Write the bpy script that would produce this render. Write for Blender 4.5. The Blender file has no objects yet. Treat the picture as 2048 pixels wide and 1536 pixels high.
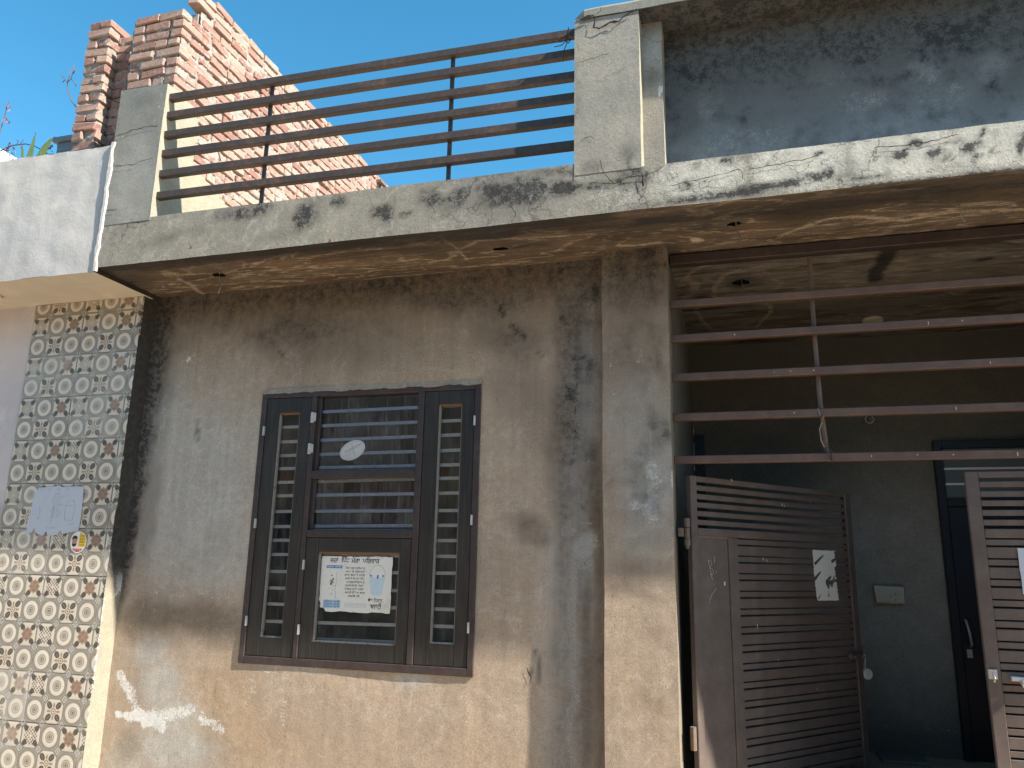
import bpy, bmesh, math, random, re
import numpy as np
from mathutils import Matrix, Vector, noise as mnoise

random.seed(7)
SC = bpy.context.scene
COL = SC.collection
K = 1.15                      # model units -> metres

# ------------------------------------------------------------------ camera
CAM_POS = (0.0, -3.9, 1.5)
YAW, PITCH, ROLL, LENS = 16.377, 13.101, 1.127, 27.51
def make_camera():
    y, p, r = map(math.radians, (YAW, PITCH, ROLL))
    fwd = Vector((-math.sin(y) * math.cos(p), math.cos(y) * math.cos(p), math.sin(p)))
    rt = Vector((math.cos(y), math.sin(y), 0)); up = rt.cross(fwd)
    rt2 = math.cos(r) * rt + math.sin(r) * up
    up2 = -math.sin(r) * rt + math.cos(r) * up
    m = Matrix((rt2, up2, -fwd)).transposed().to_4x4()
    m.translation = Vector(CAM_POS) * K
    cd = bpy.data.cameras.new('camera'); cam = bpy.data.objects.new('camera', cd); COL.objects.link(cam)
    cd.sensor_width = 36; cd.lens = LENS; cd.clip_end = 2000; cd.clip_start = .05
    cam.matrix_world = m
    SC.camera = cam
make_camera()

# ------------------------------------------------------------------ light
SUN = Vector((4.3, -1.0, 3.8)).normalized()          # towards the sun
EL = math.asin(SUN.z); AZ = math.atan2(SUN.x, SUN.y)
def make_light():
    w = bpy.data.worlds.new('World'); SC.world = w; w.use_nodes = True
    nt = w.node_tree; bg = nt.nodes['Background']
    sky = nt.nodes.new('ShaderNodeTexSky'); sky.sky_type = 'NISHITA'; sky.sun_disc = False
    sky.sun_elevation = EL; sky.sun_rotation = AZ
    sky.altitude = 200; sky.air_density = 1.0; sky.dust_density = .3; sky.ozone_density = 3.0
    hs = nt.nodes.new('ShaderNodeHueSaturation'); hs.inputs['Saturation'].default_value = 1.26; hs.inputs['Hue'].default_value = .479
    nt.links.new(sky.outputs[0], hs.inputs['Color']); nt.links.new(hs.outputs[0], bg.inputs[0]); bg.inputs[1].default_value = .080
    sd = bpy.data.lights.new('sun', 'SUN'); sd.energy = 4.3; sd.angle = math.radians(.8); sd.color = (1, .92, .80)
    so = bpy.data.objects.new('sun', sd); COL.objects.link(so)
    so.rotation_euler = (-SUN).to_track_quat('-Z', 'Y').to_euler(); so.location = SUN * 30
make_light()
SC.view_settings.view_transform = 'Standard'; SC.view_settings.look = 'None'
SC.view_settings.exposure = 1.72; SC.view_settings.gamma = 1.0
try: SC.view_settings.use_curve_mapping = False
except Exception: pass
SC.cycles.max_bounces = 6; SC.cycles.diffuse_bounces = 4; SC.cycles.glossy_bounces = 3; SC.cycles.transparent_max_bounces = 8
SC.cycles.use_adaptive_sampling = True
try: SC.cycles.use_denoising = True
except Exception: pass

# ------------------------------------------------------------------ node helper
class Nd:
    """A socket with arithmetic; builds Math nodes."""
    def __init__(s, g, sock): s.g = g; s.s = sock
    def _m(s, op, *a):
        n = s.g.nt.nodes.new('ShaderNodeMath'); n.operation = op
        for i, v in enumerate((s,) + a):
            if isinstance(v, Nd): s.g.nt.links.new(v.s, n.inputs[i])
            else: n.inputs[i].default_value = float(v)
        return Nd(s.g, n.outputs[0])
    def __add__(s, o): return s._m('ADD', o)
    __radd__ = __add__
    def __sub__(s, o): return s._m('SUBTRACT', o)
    def __rsub__(s, o): return s.g.c(o)._m('SUBTRACT', s)
    def __mul__(s, o): return s._m('MULTIPLY', o)
    __rmul__ = __mul__
    def __truediv__(s, o): return s._m('DIVIDE', o)
    def abs(s): return s._m('ABSOLUTE')
    def floor(s): return s._m('FLOOR')
    def sqrt(s): return s._m('SQRT')
    def max(s, o): return s._m('MAXIMUM', o)
    def min(s, o): return s._m('MINIMUM', o)
    def lt(s, o): return s._m('LESS_THAN', o)
    def gt(s, o): return s._m('GREATER_THAN', o)
    def mod(s, o): return s._m('FLOORED_MODULO', o)
    def pow(s, o): return s._m('POWER', o)
    def cos(s): return s._m('COSINE')
    def atan2(s, o): return s._m('ARCTAN2', o)
    def sat(s): return s.max(0).min(1)
    def ss(s, a, b):
        n = s.g.nt.nodes.new('ShaderNodeMapRange'); n.interpolation_type = 'SMOOTHSTEP'; n.clamp = True
        s.g.nt.links.new(s.s, n.inputs[0])
        for i, v in ((1, a), (2, b)): n.inputs[i].default_value = v
        return Nd(s.g, n.outputs[0])

class G:
    def __init__(s, name):
        s.m = bpy.data.materials.new(name); s.m.use_nodes = True; s.nt = s.m.node_tree
        s.b = s.nt.nodes['Principled BSDF']; s.out = s.nt.nodes['Material Output']
        s.b.inputs['Roughness'].default_value = .8
        s.b.inputs['Specular IOR Level'].default_value = .3
    def node(s, t): return s.nt.nodes.new(t)
    def c(s, v):
        n = s.node('ShaderNodeValue'); n.outputs[0].default_value = v; return Nd(s, n.outputs[0])
    def pos(s, sc=(1, 1, 1)):
        g = s.node('ShaderNodeNewGeometry'); m = s.node('ShaderNodeVectorMath'); m.operation = 'MULTIPLY'
        m.inputs[1].default_value = tuple(c / K for c in sc); s.nt.links.new(g.outputs['Position'], m.inputs[0]); return m.outputs[0]
    def obj(s, sc=(1, 1, 1)):
        g = s.node('ShaderNodeTexCoord'); m = s.node('ShaderNodeVectorMath'); m.operation = 'MULTIPLY'
        m.inputs[1].default_value = tuple(c / K for c in sc); s.nt.links.new(g.outputs['Object'], m.inputs[0]); return m.outputs[0]
    def xyz(s, v):
        n = s.node('ShaderNodeSeparateXYZ'); s.nt.links.new(v, n.inputs[0]); return [Nd(s, o) for o in n.outputs]
    def uv(s):
        n = s.node('ShaderNodeUVMap'); return s.xyz(n.outputs[0])
    def noise(s, v, scale=1, det=4, rough=.55, dist=0):
        n = s.node('ShaderNodeTexNoise'); n.inputs['Scale'].default_value = scale; n.inputs['Detail'].default_value = det
        n.inputs['Roughness'].default_value = rough; n.inputs['Distortion'].default_value = dist
        if v is not None: s.nt.links.new(v, n.inputs['Vector'])
        return Nd(s, n.outputs[0])
    def voro(s, v, scale, feat='F1'):
        n = s.node('ShaderNodeTexVoronoi'); n.feature = feat; n.inputs['Scale'].default_value = scale
        s.nt.links.new(v, n.inputs['Vector']); return Nd(s, n.outputs['Distance'])
    def rnd(s):
        return Nd(s, s.node('ShaderNodeObjectInfo').outputs['Random'])
    def attr(s, name):
        n = s.node('ShaderNodeAttribute'); n.attribute_name = name
        x = s.node('ShaderNodeSeparateColor'); s.nt.links.new(n.outputs['Color'], x.inputs[0])
        return [Nd(s, o) for o in x.outputs] + [Nd(s, n.outputs['Alpha'])]
    def rgb(s, c):
        n = s.node('ShaderNodeRGB'); n.outputs[0].default_value = (*c, 1); return n.outputs[0]
    def mix(s, a, b, f, mode='MIX'):
        n = s.node('ShaderNodeMix'); n.data_type = 'RGBA'; n.blend_type = mode
        for v, i in ((a, 6), (b, 7)):
            if isinstance(v, tuple): n.inputs[i].default_value = (*v, 1)
            else: s.nt.links.new(v, n.inputs[i])
        if isinstance(f, Nd): s.nt.links.new(f.s, n.inputs[0])
        else: n.inputs[0].default_value = f
        return n.outputs[2]
    def scale(s, col, f):
        """multiply a colour by a grey factor"""
        n = s.node('ShaderNodeVectorMath'); n.operation = 'SCALE'; s.nt.links.new(col, n.inputs[0])
        if isinstance(f, Nd): s.nt.links.new(f.s, n.inputs[3])
        else: n.inputs[3].default_value = f
        return n.outputs[0]
    def bump(s, h, st=.3, d=.01):
        n = s.node('ShaderNodeBump'); n.inputs['Strength'].default_value = st; n.inputs['Distance'].default_value = d
        s.nt.links.new(h.s, n.inputs['Height']); s.nt.links.new(n.outputs[0], s.b.inputs['Normal'])
    def base(s, col, rough=None, spec=None, metal=None):
        if isinstance(col, tuple): s.b.inputs['Base Color'].default_value = (*col, 1)
        else: s.nt.links.new(col, s.b.inputs['Base Color'])
        if isinstance(rough, Nd): s.nt.links.new(rough.s, s.b.inputs['Roughness'])
        elif rough is not None: s.b.inputs['Roughness'].default_value = rough
        if spec is not None: s.b.inputs['Specular IOR Level'].default_value = spec
        if metal is not None: s.b.inputs['Metallic'].default_value = metal
        return s.m

# ------------------------------------------------------------------ materials
def plaster(name, base, grey=(.39, .368, .33), brown=(.15, .116, .082), orange=(.33, .22, .125), lime=(.60, .60, .58),
            dark=(.026, .026, .028), var=.25, pits=1.0, streak=0.0, bump=.35, grain=1.0, craze=0.0, blotch=0.0, aniso=None, lsoft=1.0, sdir=(1, 1, .06), grit=.45, crk=.85, tide=0.0):
    """cement plaster; the 'stain' attribute holds D (mould and painted shade), L (lime), G (bare grey cement), and 'tone' holds B (damp), O (ochre)"""
    g = G(name); P = g.pos()
    n0 = g.noise(P, 1.7, 3); A = g.pos(aniso) if aniso else P; n1 = g.noise(A, 7, 6, .62); n2 = g.noise(A, 26, 6, .68); n3 = g.noise(P, 110, 4, .6); n4 = g.noise(P, 330, 2, .5)
    fl = g.noise(g.pos((1, 1, .26)), 100, 4, .65, .4); st = g.noise(g.pos(sdir), 17, 5, .65)
    D, L, Gr, _ = g.attr('stain'); B, O, X, _ = g.attr('tone')
    col = g.rgb(base)
    col = g.mix(col, tuple(c * f for c, f in zip(base, (.74, .78, .86))), (n0 - .35).ss(0, .4) * .6)
    col = g.mix(col, tuple(min(1, c * f) for c, f in zip(base, (1.18, 1.14, 1.06))), n1.ss(.5, .75) * .55)
    col = g.mix(col, orange, (O * (n1 * .8 + .6)).sat() * .5)
    col = g.mix(col, grey, (Gr * (n1 * .7 + .65)).sat())
    col = g.mix(col, brown, (B * (n1 * 1.0 + n2 * .5 + .2)).sat() * .85)
    if tide:                                   # old water marks: a pale rim round a browner, dirtier pool
        tn = g.noise(A, 2.6, 5, .55, .6); tn2 = g.noise(A, 5.5, 4, .6, .4)
        col = g.mix(col, brown, (tn.ss(.50, .56) * .55 + tn2.ss(.54, .60) * .35).sat() * min(1, tide * 1.4))
        rim = (tn - .5).abs().ss(.018, .004) * n2.ss(.36, .58) + (tn2 - .54).abs().ss(.014, .003) * n2.ss(.45, .62) * .7
        col = g.mix(col, lime, rim.sat() * tide)
    # lime bloom breaks up into grains
    lw = (L * 3).sat() * (1.22 - L) * lsoft; lm = (L * 1.02 + (n3 - .5) * 1.7 * lw + (n2 - .5) * 1.7 * lw).ss(.40 - .25 * (1 - lsoft), .66 + .25 * (1 - lsoft))
    col = g.mix(col, lime, lm * .9)
    # mould and painted shade: soft smoke plus crisp speckle
    gr_ = (n2 * .6 + n3 * .4).ss(.40, .60); soft = (D * (n1 * .7 + .6) * (gr_ * (grit * 1.5) + (1 - grit * .8))).sat()
    crisp = (D * 1.1 + (n2 - .5) * 1.3 * (D * 1.6).sat() + (n3 - .5) * .9 * (D * 1.6).sat()).ss(.55, .92)
    if blotch: soft = (soft + (n1 * .6 + n0 * .4).ss(.50, .70) * blotch).sat()
    col = g.mix(col, dark, (soft * .94).max(crisp * crk).sat())
    if craze:
        wv = g.node('ShaderNodeVectorMath'); wv.operation = 'MULTIPLY_ADD'; nn_ = g.node('ShaderNodeTexNoise'); nn_.inputs['Scale'].default_value = 9; nn_.inputs['Detail'].default_value = 4
        g.nt.links.new(P, nn_.inputs['Vector']); g.nt.links.new(nn_.outputs['Color'], wv.inputs[0]); wv.inputs[1].default_value = (.22, .22, .22); g.nt.links.new(P, wv.inputs[2])
        ce = g.voro(wv.outputs[0], 6.5, 'DISTANCE_TO_EDGE')
        col = g.mix(col, dark, ce.ss(.030, .008) * (n1 * .7 + n0 * .5).ss(.58, .72) * craze)
    tone = (n0 * .45 + n1 * .55 - .5) * var * 2.4 + (n2 - .5) * var * 2.0 + (n3 - .5) * .80 * grain + (n4 - .5) * .55 * grain + 1.0
    if streak: tone = tone + (st - .5) * streak
    col = g.scale(col, tone)
    pit = fl.ss(.62, .70) * n1.ss(.36, .56) * pits
    col = g.mix(col, tuple(c * .3 for c in base), pit * .62)
    g.bump(n2 * .5 + n3 * .3 + n4 * .12 + n1 * .7 - pit * .6 + lm * .10, bump, .008)
    return g.base(col, .9, .2)

def simple(name, col, rough=.6, spec=.4, metal=0, var=.2, sc=30, bump=.1, dust=0, dustcol=(.28, .25, .21), rust=0):
    g = G(name); P = g.obj()
    n = g.noise(P, sc, 4, .6); n2 = g.noise(P, sc * 6, 3, .6); nb = g.noise(g.pos(), 5, 4, .6)
    c = g.rgb(col)
    if rust: c = g.mix(c, (.16, .075, .035), (nb * .6 + n * .5).ss(.52, .78) * rust)
    if dust: c = g.mix(c, dustcol, (nb * .7 + n * .4).ss(.35, .85) * dust)
    c = g.scale(c, (n - .5) * var * 2 + (n2 - .5) * var + 1)
    if bump: g.bump(n * .5 + n2 * .5, bump, .003)
    return g.base(c, rough, spec, metal)

MT = {}
def mats():
    MT['wall'] = plaster('tan_cement_plaster', (.385, .302, .226), streak=.46, blotch=.30, lsoft=.75, crk=.6, tide=.10)
    MT['pilaster'] = plaster('pilaster_plaster', (.385, .302, .226), streak=.34, blotch=.40, lsoft=.75, tide=.12)
    MT['fascia'] = plaster('grey_painted_concrete', (.262, .240, .198), lime=(.50, .475, .41), brown=(.2, .18, .14), pits=.5, var=.22, bump=.45, craze=.6, blotch=.48, grit=1.0, tide=.22, lsoft=.4, streak=.3)
    MT['post'] = plaster('grey_post_plaster', (.215, .207, .18), pits=.3, var=.15, bump=.3, blotch=.15)
    MT['pillar'] = plaster('pale_pillar_plaster', (.285, .262, .222), pits=.6, var=.15, bump=.4, craze=.35, blotch=.12)
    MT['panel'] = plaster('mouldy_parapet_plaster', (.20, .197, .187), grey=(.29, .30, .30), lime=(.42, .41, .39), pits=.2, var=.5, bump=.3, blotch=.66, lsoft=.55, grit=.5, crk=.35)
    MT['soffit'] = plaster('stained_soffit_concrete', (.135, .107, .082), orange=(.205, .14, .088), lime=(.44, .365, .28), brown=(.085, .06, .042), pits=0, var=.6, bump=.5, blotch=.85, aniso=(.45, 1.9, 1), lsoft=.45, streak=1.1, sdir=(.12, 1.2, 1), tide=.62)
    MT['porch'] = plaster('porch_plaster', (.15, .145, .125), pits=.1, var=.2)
    MT['neigh'] = plaster('whitewashed_plaster', (.46, .435, .41), grey=(.4, .4, .39), pits=.0, var=.05, bump=.5, grain=.10)
    MT['cream'] = plaster('cream_soffit_paint', (.56, .50, .41), pits=0, var=.04, bump=.1, grain=.1)
    MT['pink'] = plaster('pale_pink_paint', (.56, .51, .50), pits=0, var=.04, bump=.12, grain=.1)
    MT['reveal'] = plaster('cream_reveal_plaster', (.275, .25, .19), pits=.6, var=.2)
    MT['mortar'] = plaster('grey_mortar', (.27, .243, .212), pits=0, var=.35, bump=.8)
    MT['ground'] = plaster('street_concrete', (.40, .315, .225), pits=.2, var=.2)
    MT['opp'] = plaster('buff_render', (.40, .29, .19), pits=0)
    MT['crack'] = simple('crack_shadow_gap', (.03, .028, .025), .95, .1, var=.3)
    # bricks
    g = G('burnt_brick'); r = g.rnd(); P = g.pos(); O = g.obj()
    n1 = g.noise(P, 9, 4, .6); n2 = g.noise(P, 45, 5, .65); n3 = g.noise(P, 160, 3, .6)
    c = g.mix((.275, .155, .124), (.315, .22, .182), r.ss(.1, .9))
    c = g.mix(c, (.19, .10, .082), (r * 7.3).mod(1).ss(.68, .8) * .75)
    c = g.mix(c, (.34, .245, .195), (r * 13.7).mod(1).ss(.7, .95) * .6)
    c = g.mix(c, (.33, .295, .26), (n1 * .65 + n2 * .5).ss(.59, .70) * .65); c = g.mix(c, (.10, .07, .055), (n2 * .5 + n3 * .5).ss(.40, .30) * .6)
    c = g.scale(c, (n2 - .5) * .6 + (n3 - .5) * .5 + 1)
    g.bump(n2 * .6 + n3 * .4, .6, .006); MT['brick'] = g.base(c, .92, .15)
    # metals, wood, paint
    MT['gate'] = simple('brown_gate_paint', (.094, .071, .064), .45, .35, var=.2, sc=14, bump=.08, dust=.5, dustcol=(.155, .135, .118), rust=.12)
    MT['rail'] = simple('dark_brown_railing_paint', (.044, .033, .029), .55, .4, var=.3, sc=40, bump=.15, dust=.35, dustcol=(.09, .064, .053), rust=.5)
    MT['grille'] = simple('red_brown_bar_paint', (.098, .060, .048), .5, .4, var=.15, sc=25, bump=.08, dust=.45, dustcol=(.155, .115, .09), rust=.35)
    MT['frame'] = simple('maroon_brown_frame_paint', (.036, .0255, .025), .5, .35, var=.25, sc=30, bump=.15, dust=.45, dustcol=(.085, .066, .06))
    g = G('dark_wood_grain'); n = g.noise(g.obj((26, 26, 1.3)), 3, 5, .65, .4); n2 = g.noise(g.pos((60, 60, 2.5)), 3, 3, .6); nb = g.noise(g.pos(), 3, 3)
    c = g.mix((.015, .013, .0118), (.035, .031, .0275), (n * .6 + n2 * .4).ss(.35, .7)); c = g.mix(c, (.085, .077, .068), nb.ss(.4, .8) * .2)
    g.bump(n, .15, .002); MT['wood'] = g.base(c, .5, .35)
    g = G('worn_bead_wood'); n = g.noise(g.obj(), 22, 5, .65); n2 = g.noise(g.obj(), 90, 4, .6); r = g.rnd()
    c = g.mix((.19, .175, .155), (.075, .055, .042), (n + r * .2).ss(.66, .8) * .8); c = g.scale(c, (n2 - .5) * .8 + 1)
    MT['bead'] = g.base(c, .7, .3)
    MT['bead_top'] = simple('bare_orange_bead_wood', (.155, .085, .048), .7, .3, var=.35, sc=50)
    MT['bar'] = simple('pale_grey_window_bar', (.84, .83, .80), .5, .4, var=.1)
    MT['steel'] = simple('bright_hinge_steel', (.48, .47, .46), .45, .5, metal=.35, var=.3, sc=60)
    MT['rusty'] = simple('rusty_hinge_steel', (.15, .115, .09), .7, .3, var=.35, sc=60, rust=.6)
    MT['lock'] = simple('padlock_nickel', (.62, .62, .60), .3, .5, metal=.4, var=.1)
    MT['dark_door'] = simple('navy_black_door_laminate', (.016, .017, .023), .4, .4, var=.2)
    MT['switch'] = simple('beige_switch_plastic', (.50, .49, .41), .5, .4, var=.08, dust=.2)
    MT['wire'] = simple('dark_wire', (.05, .035, .03), .7, .3, var=.2)
    MT['pale_wire'] = simple('pale_wire', (.25, .22, .18), .6, .3, var=.2)
    MT['white'] = simple('white_paint', (.72, .70, .66), .7, .3, var=.05)
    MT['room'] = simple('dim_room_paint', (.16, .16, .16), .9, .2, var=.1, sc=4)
    MT['pot'] = simple('grey_blue_plastic_pot', (.13, .16, .18), .5, .4, var=.1)
    MT['leafg'] = simple('yellow_green_leaf', (.42, .44, .10), .45, .4, var=.2, sc=20)
    MT['leafm'] = simple('pale_leaf_margin', (.42, .44, .22), .5, .3, var=.15, sc=20)
    MT['twig'] = simple('dry_twig_bark', (.11, .075, .06), .8, .2, var=.2)
    MT['petal'] = simple('mauve_petal', (.26, .17, .22), .7, .2, var=.2)
    MT['ink'] = simple('black_print', (.035, .035, .04), .8, .2, var=.25, sc=300, bump=0)
    MT['blue'] = simple('blue_print', (.10, .21, .42), .8, .2, var=.4, sc=260, bump=0)
    MT['pblue'] = simple('pale_blue_print', (.47, .58, .64), .8, .2, var=.25, sc=120, bump=0)
    MT['ghost'] = simple('faded_print', (.36, .39, .46), .8, .2, var=.15, sc=120, bump=0)
    MT['yellow'] = simple('yellow_print', (.68, .48, .05), .6, .3, var=.1, bump=0)
    MT['red'] = simple('red_print', (.42, .035, .05), .6, .3, var=.1, bump=0)
    MT['skin'] = simple('printed_skin_tone', (.40, .25, .17), .6, .3, var=.1, bump=0)
    MT['chalk'] = simple('chalk_scratch', (.48, .43, .40), .9, .1, var=.3, bump=0)
    MT['drop'] = simple('bird_dropping_white', (.55, .52, .46), .9, .1, var=.2, bump=0)
    for nm, c0, c1 in (('paper', (.66, .65, .60), (.52, .47, .36)), ('paper_blue', (.46, .50, .57), (.40, .43, .49)), ('sticker', (.46, .46, .44), (.36, .36, .35))):
        g = G(nm + '_sheet'); n = g.noise(g.obj(), 9, 4, .6); n2 = g.noise(g.obj(), 70, 3)
        c = g.mix(c0, c1, n.ss(.52, .75) * .6); c = g.scale(c, (n2 - .5) * .12 + 1); g.bump(n, .3, .01); MT[nm] = g.base(c, .75, .25)
    # dusty window glass: clear pane with reflection and streaked dust
    def glass(name, dust, tint):
        g = G(name); nt = g.nt
        tr = g.node('ShaderNodeBsdfTransparent'); tr.inputs[0].default_value = tint
        gl = g.node('ShaderNodeBsdfGlossy'); gl.inputs['Roughness'].default_value = .04
        df = g.node('ShaderNodeBsdfDiffuse'); df.inputs[0].default_value = (.34, .33, .32, 1)
        fr = g.node('ShaderNodeFresnel'); fr.inputs[0].default_value = 1.5
        m1 = g.node('ShaderNodeMixShader'); m2 = g.node('ShaderNodeMixShader')
        nt.links.new(fr.outputs[0], m1.inputs[0]); nt.links.new(tr.outputs[0], m1.inputs[1]); nt.links.new(gl.outputs[0], m1.inputs[2])
        a = g.noise(g.pos((1, 1, .06)), 70, 4, .6); b = g.noise(g.pos(), 6, 5, .65); c = g.noise(g.pos(), 240, 2)
        d = (a.ss(.42, .75) * .5 + b.ss(.35, .8) * .6 + c.ss(.5, .8) * .25) * dust
        nt.links.new(d.sat().s, m2.inputs[0]); nt.links.new(m1.outputs[0], m2.inputs[1]); nt.links.new(df.outputs[0], m2.inputs[2])
        nt.links.new(m2.outputs[0], g.out.inputs[0]); MT[name] = g.m
    glass('dusty_glass', .26, (.84, .88, .95, 1)); glass('shutter_glass', .16, (.92, .93, .94, 1))
    # printed wall tile
    g = G('printed_tile_glaze'); u, v, _ = g.uv(); rn = g.rnd(); P = g.pos()
    nn = g.noise(P, 60, 4, .6); n1 = g.noise(P, 9, 4, .6)
    wob = (nn - .5) * .05
    cu = u.floor(); cv = v.floor(); x = u - cu - .5; y = v - cv - .5
    ax = x.abs(); ay = y.abs(); r = (x * x + y * y).sqrt() + wob * .35
    circ = 1 - (cu + cv).mod(2)
    octd = ax.max(ay).max((ax + ay) * .72) + wob * .3
    cream = (.55, .495, .415); greyl = (.30, .272, .228); greym = (.14, .126, .105); darkc = (.085, .078, .066); brn = (.25, .155, .11)
    # ground: grey with pale corner diamond
    dia = (0.5 - ax) + (0.5 - ay)
    bg = g.mix(greyl, (.40, .385, .355), dia.lt(.17)); bg = g.mix(bg, greym, (dia - .19).abs().lt(.016)); bg = g.mix(bg, greym, (dia - .07).abs().lt(.012))
    # circle medallion
    cc = g.mix(bg, greym, octd.lt(.487)); cc = g.mix(cc, greyl, octd.lt(.472)); cc = g.mix(cc, (.20, .185, .16), r.ss(.475, .42))
    cc = g.mix(cc, (.31, .29, .25), r.ss(.425, .395)); cc = g.mix(cc, (.60, .545, .465), r.ss(.39, .37)); cc = g.mix(cc, (.29, .265, .225), r.ss(.235, .215)); cc = g.mix(cc, (.44, .40, .34), r.ss(.185, .17))
    cc = g.mix(cc, (.24, .20, .17), r.ss(.135, .12)); cc = g.mix(cc, (.38, .34, .29), r.ss(.09, .08)); cc = g.mix(cc, (.15, .10, .075), r.ss(.05, .04))
    # flower tile
    sq = ax.max(ay).max((ax + ay) * .64)
    fc = g.mix(bg, greym, sq.lt(.487)); fc = g.mix(fc, cream, sq.lt(.468))
    da = (ax + ay) * .7071; db = (ax - ay).abs() * .7071
    vein = (db * 60).cos() * .5 + .5
    def leaf(c, h, w): return ((da - c) / h).pow(2) + (db / w).pow(2) + wob * 4
    L1 = leaf(.335, .165, .12); four = g.mix(fc, darkc, L1.lt(1)); four = g.mix(four, (.16, .15, .13), L1.lt(.5) * vein.gt(.5) * .8)
    ang = y.atan2(x); pet = ((ang * 4).cos() * .05 + .20)
    four = g.mix(four, brn, ((ax.min(ay) / .05).pow(2) + ((ax.max(ay) - .24) / .10).pow(2)).lt(1) * .8)
    four = g.mix(four, (.27, .17, .09), r.lt(.13)); four = g.mix(four, cream, r.lt(.085)); four = g.mix(four, darkc, r.lt(.035))
    L2 = leaf(.40, .14, .115); pcol = g.mix(fc, darkc, L2.lt(1))
    ring = ((ang * 8).cos() * .045 + .265)
    pcol = g.mix(pcol, brn, (r - ring).lt(0)); pcol = g.mix(pcol, (.38, .28, .21), ((ang * 12).cos() * (r * 46).cos() + (nn - .5) * 1.2).gt(.2) * r.lt(.3) * .75); pcol = g.mix(pcol, darkc, (((ax - ay).abs() * 24).cos().lt(-.35)) * r.lt(.27) * .35)
    dn = ((x * 40).cos() * (y * 40).cos() + (nn - .5) * 1.8)
    dcol = g.mix(fc, (.13, .118, .10), dn.gt(.12) * (ax.max(ay * .92)).lt(.33)); dcol = g.mix(dcol, darkc, L2.lt(.9)); dcol = g.mix(dcol, brn, (r - pet).lt(.02) * dn.gt(.35) * .8); dcol = g.mix(dcol, cream, r.lt(.05))
    up = cv.mod(2).gt(.5); fx = cu.mod(3)
    fl = g.mix(four, g.mix(dcol, pcol, fx.gt(1.5)), up)
    col = g.mix(fl, cc, circ)
    col = g.mix(col, (.42, .40, .37), (n1 * .8 + rn * .5).ss(.62, .98) * .55)         # worn pale print
    col = g.scale(col, (nn - .5) * .22 + (rn - .5) * .10 + 1)
    g.bump(circ * r.ss(.46, .30) * .6 + (1 - circ) * sq.ss(.48, .40) * .5, .25, .004)
    MT['tile'] = g.base(col, .30, .32)
mats()
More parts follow.
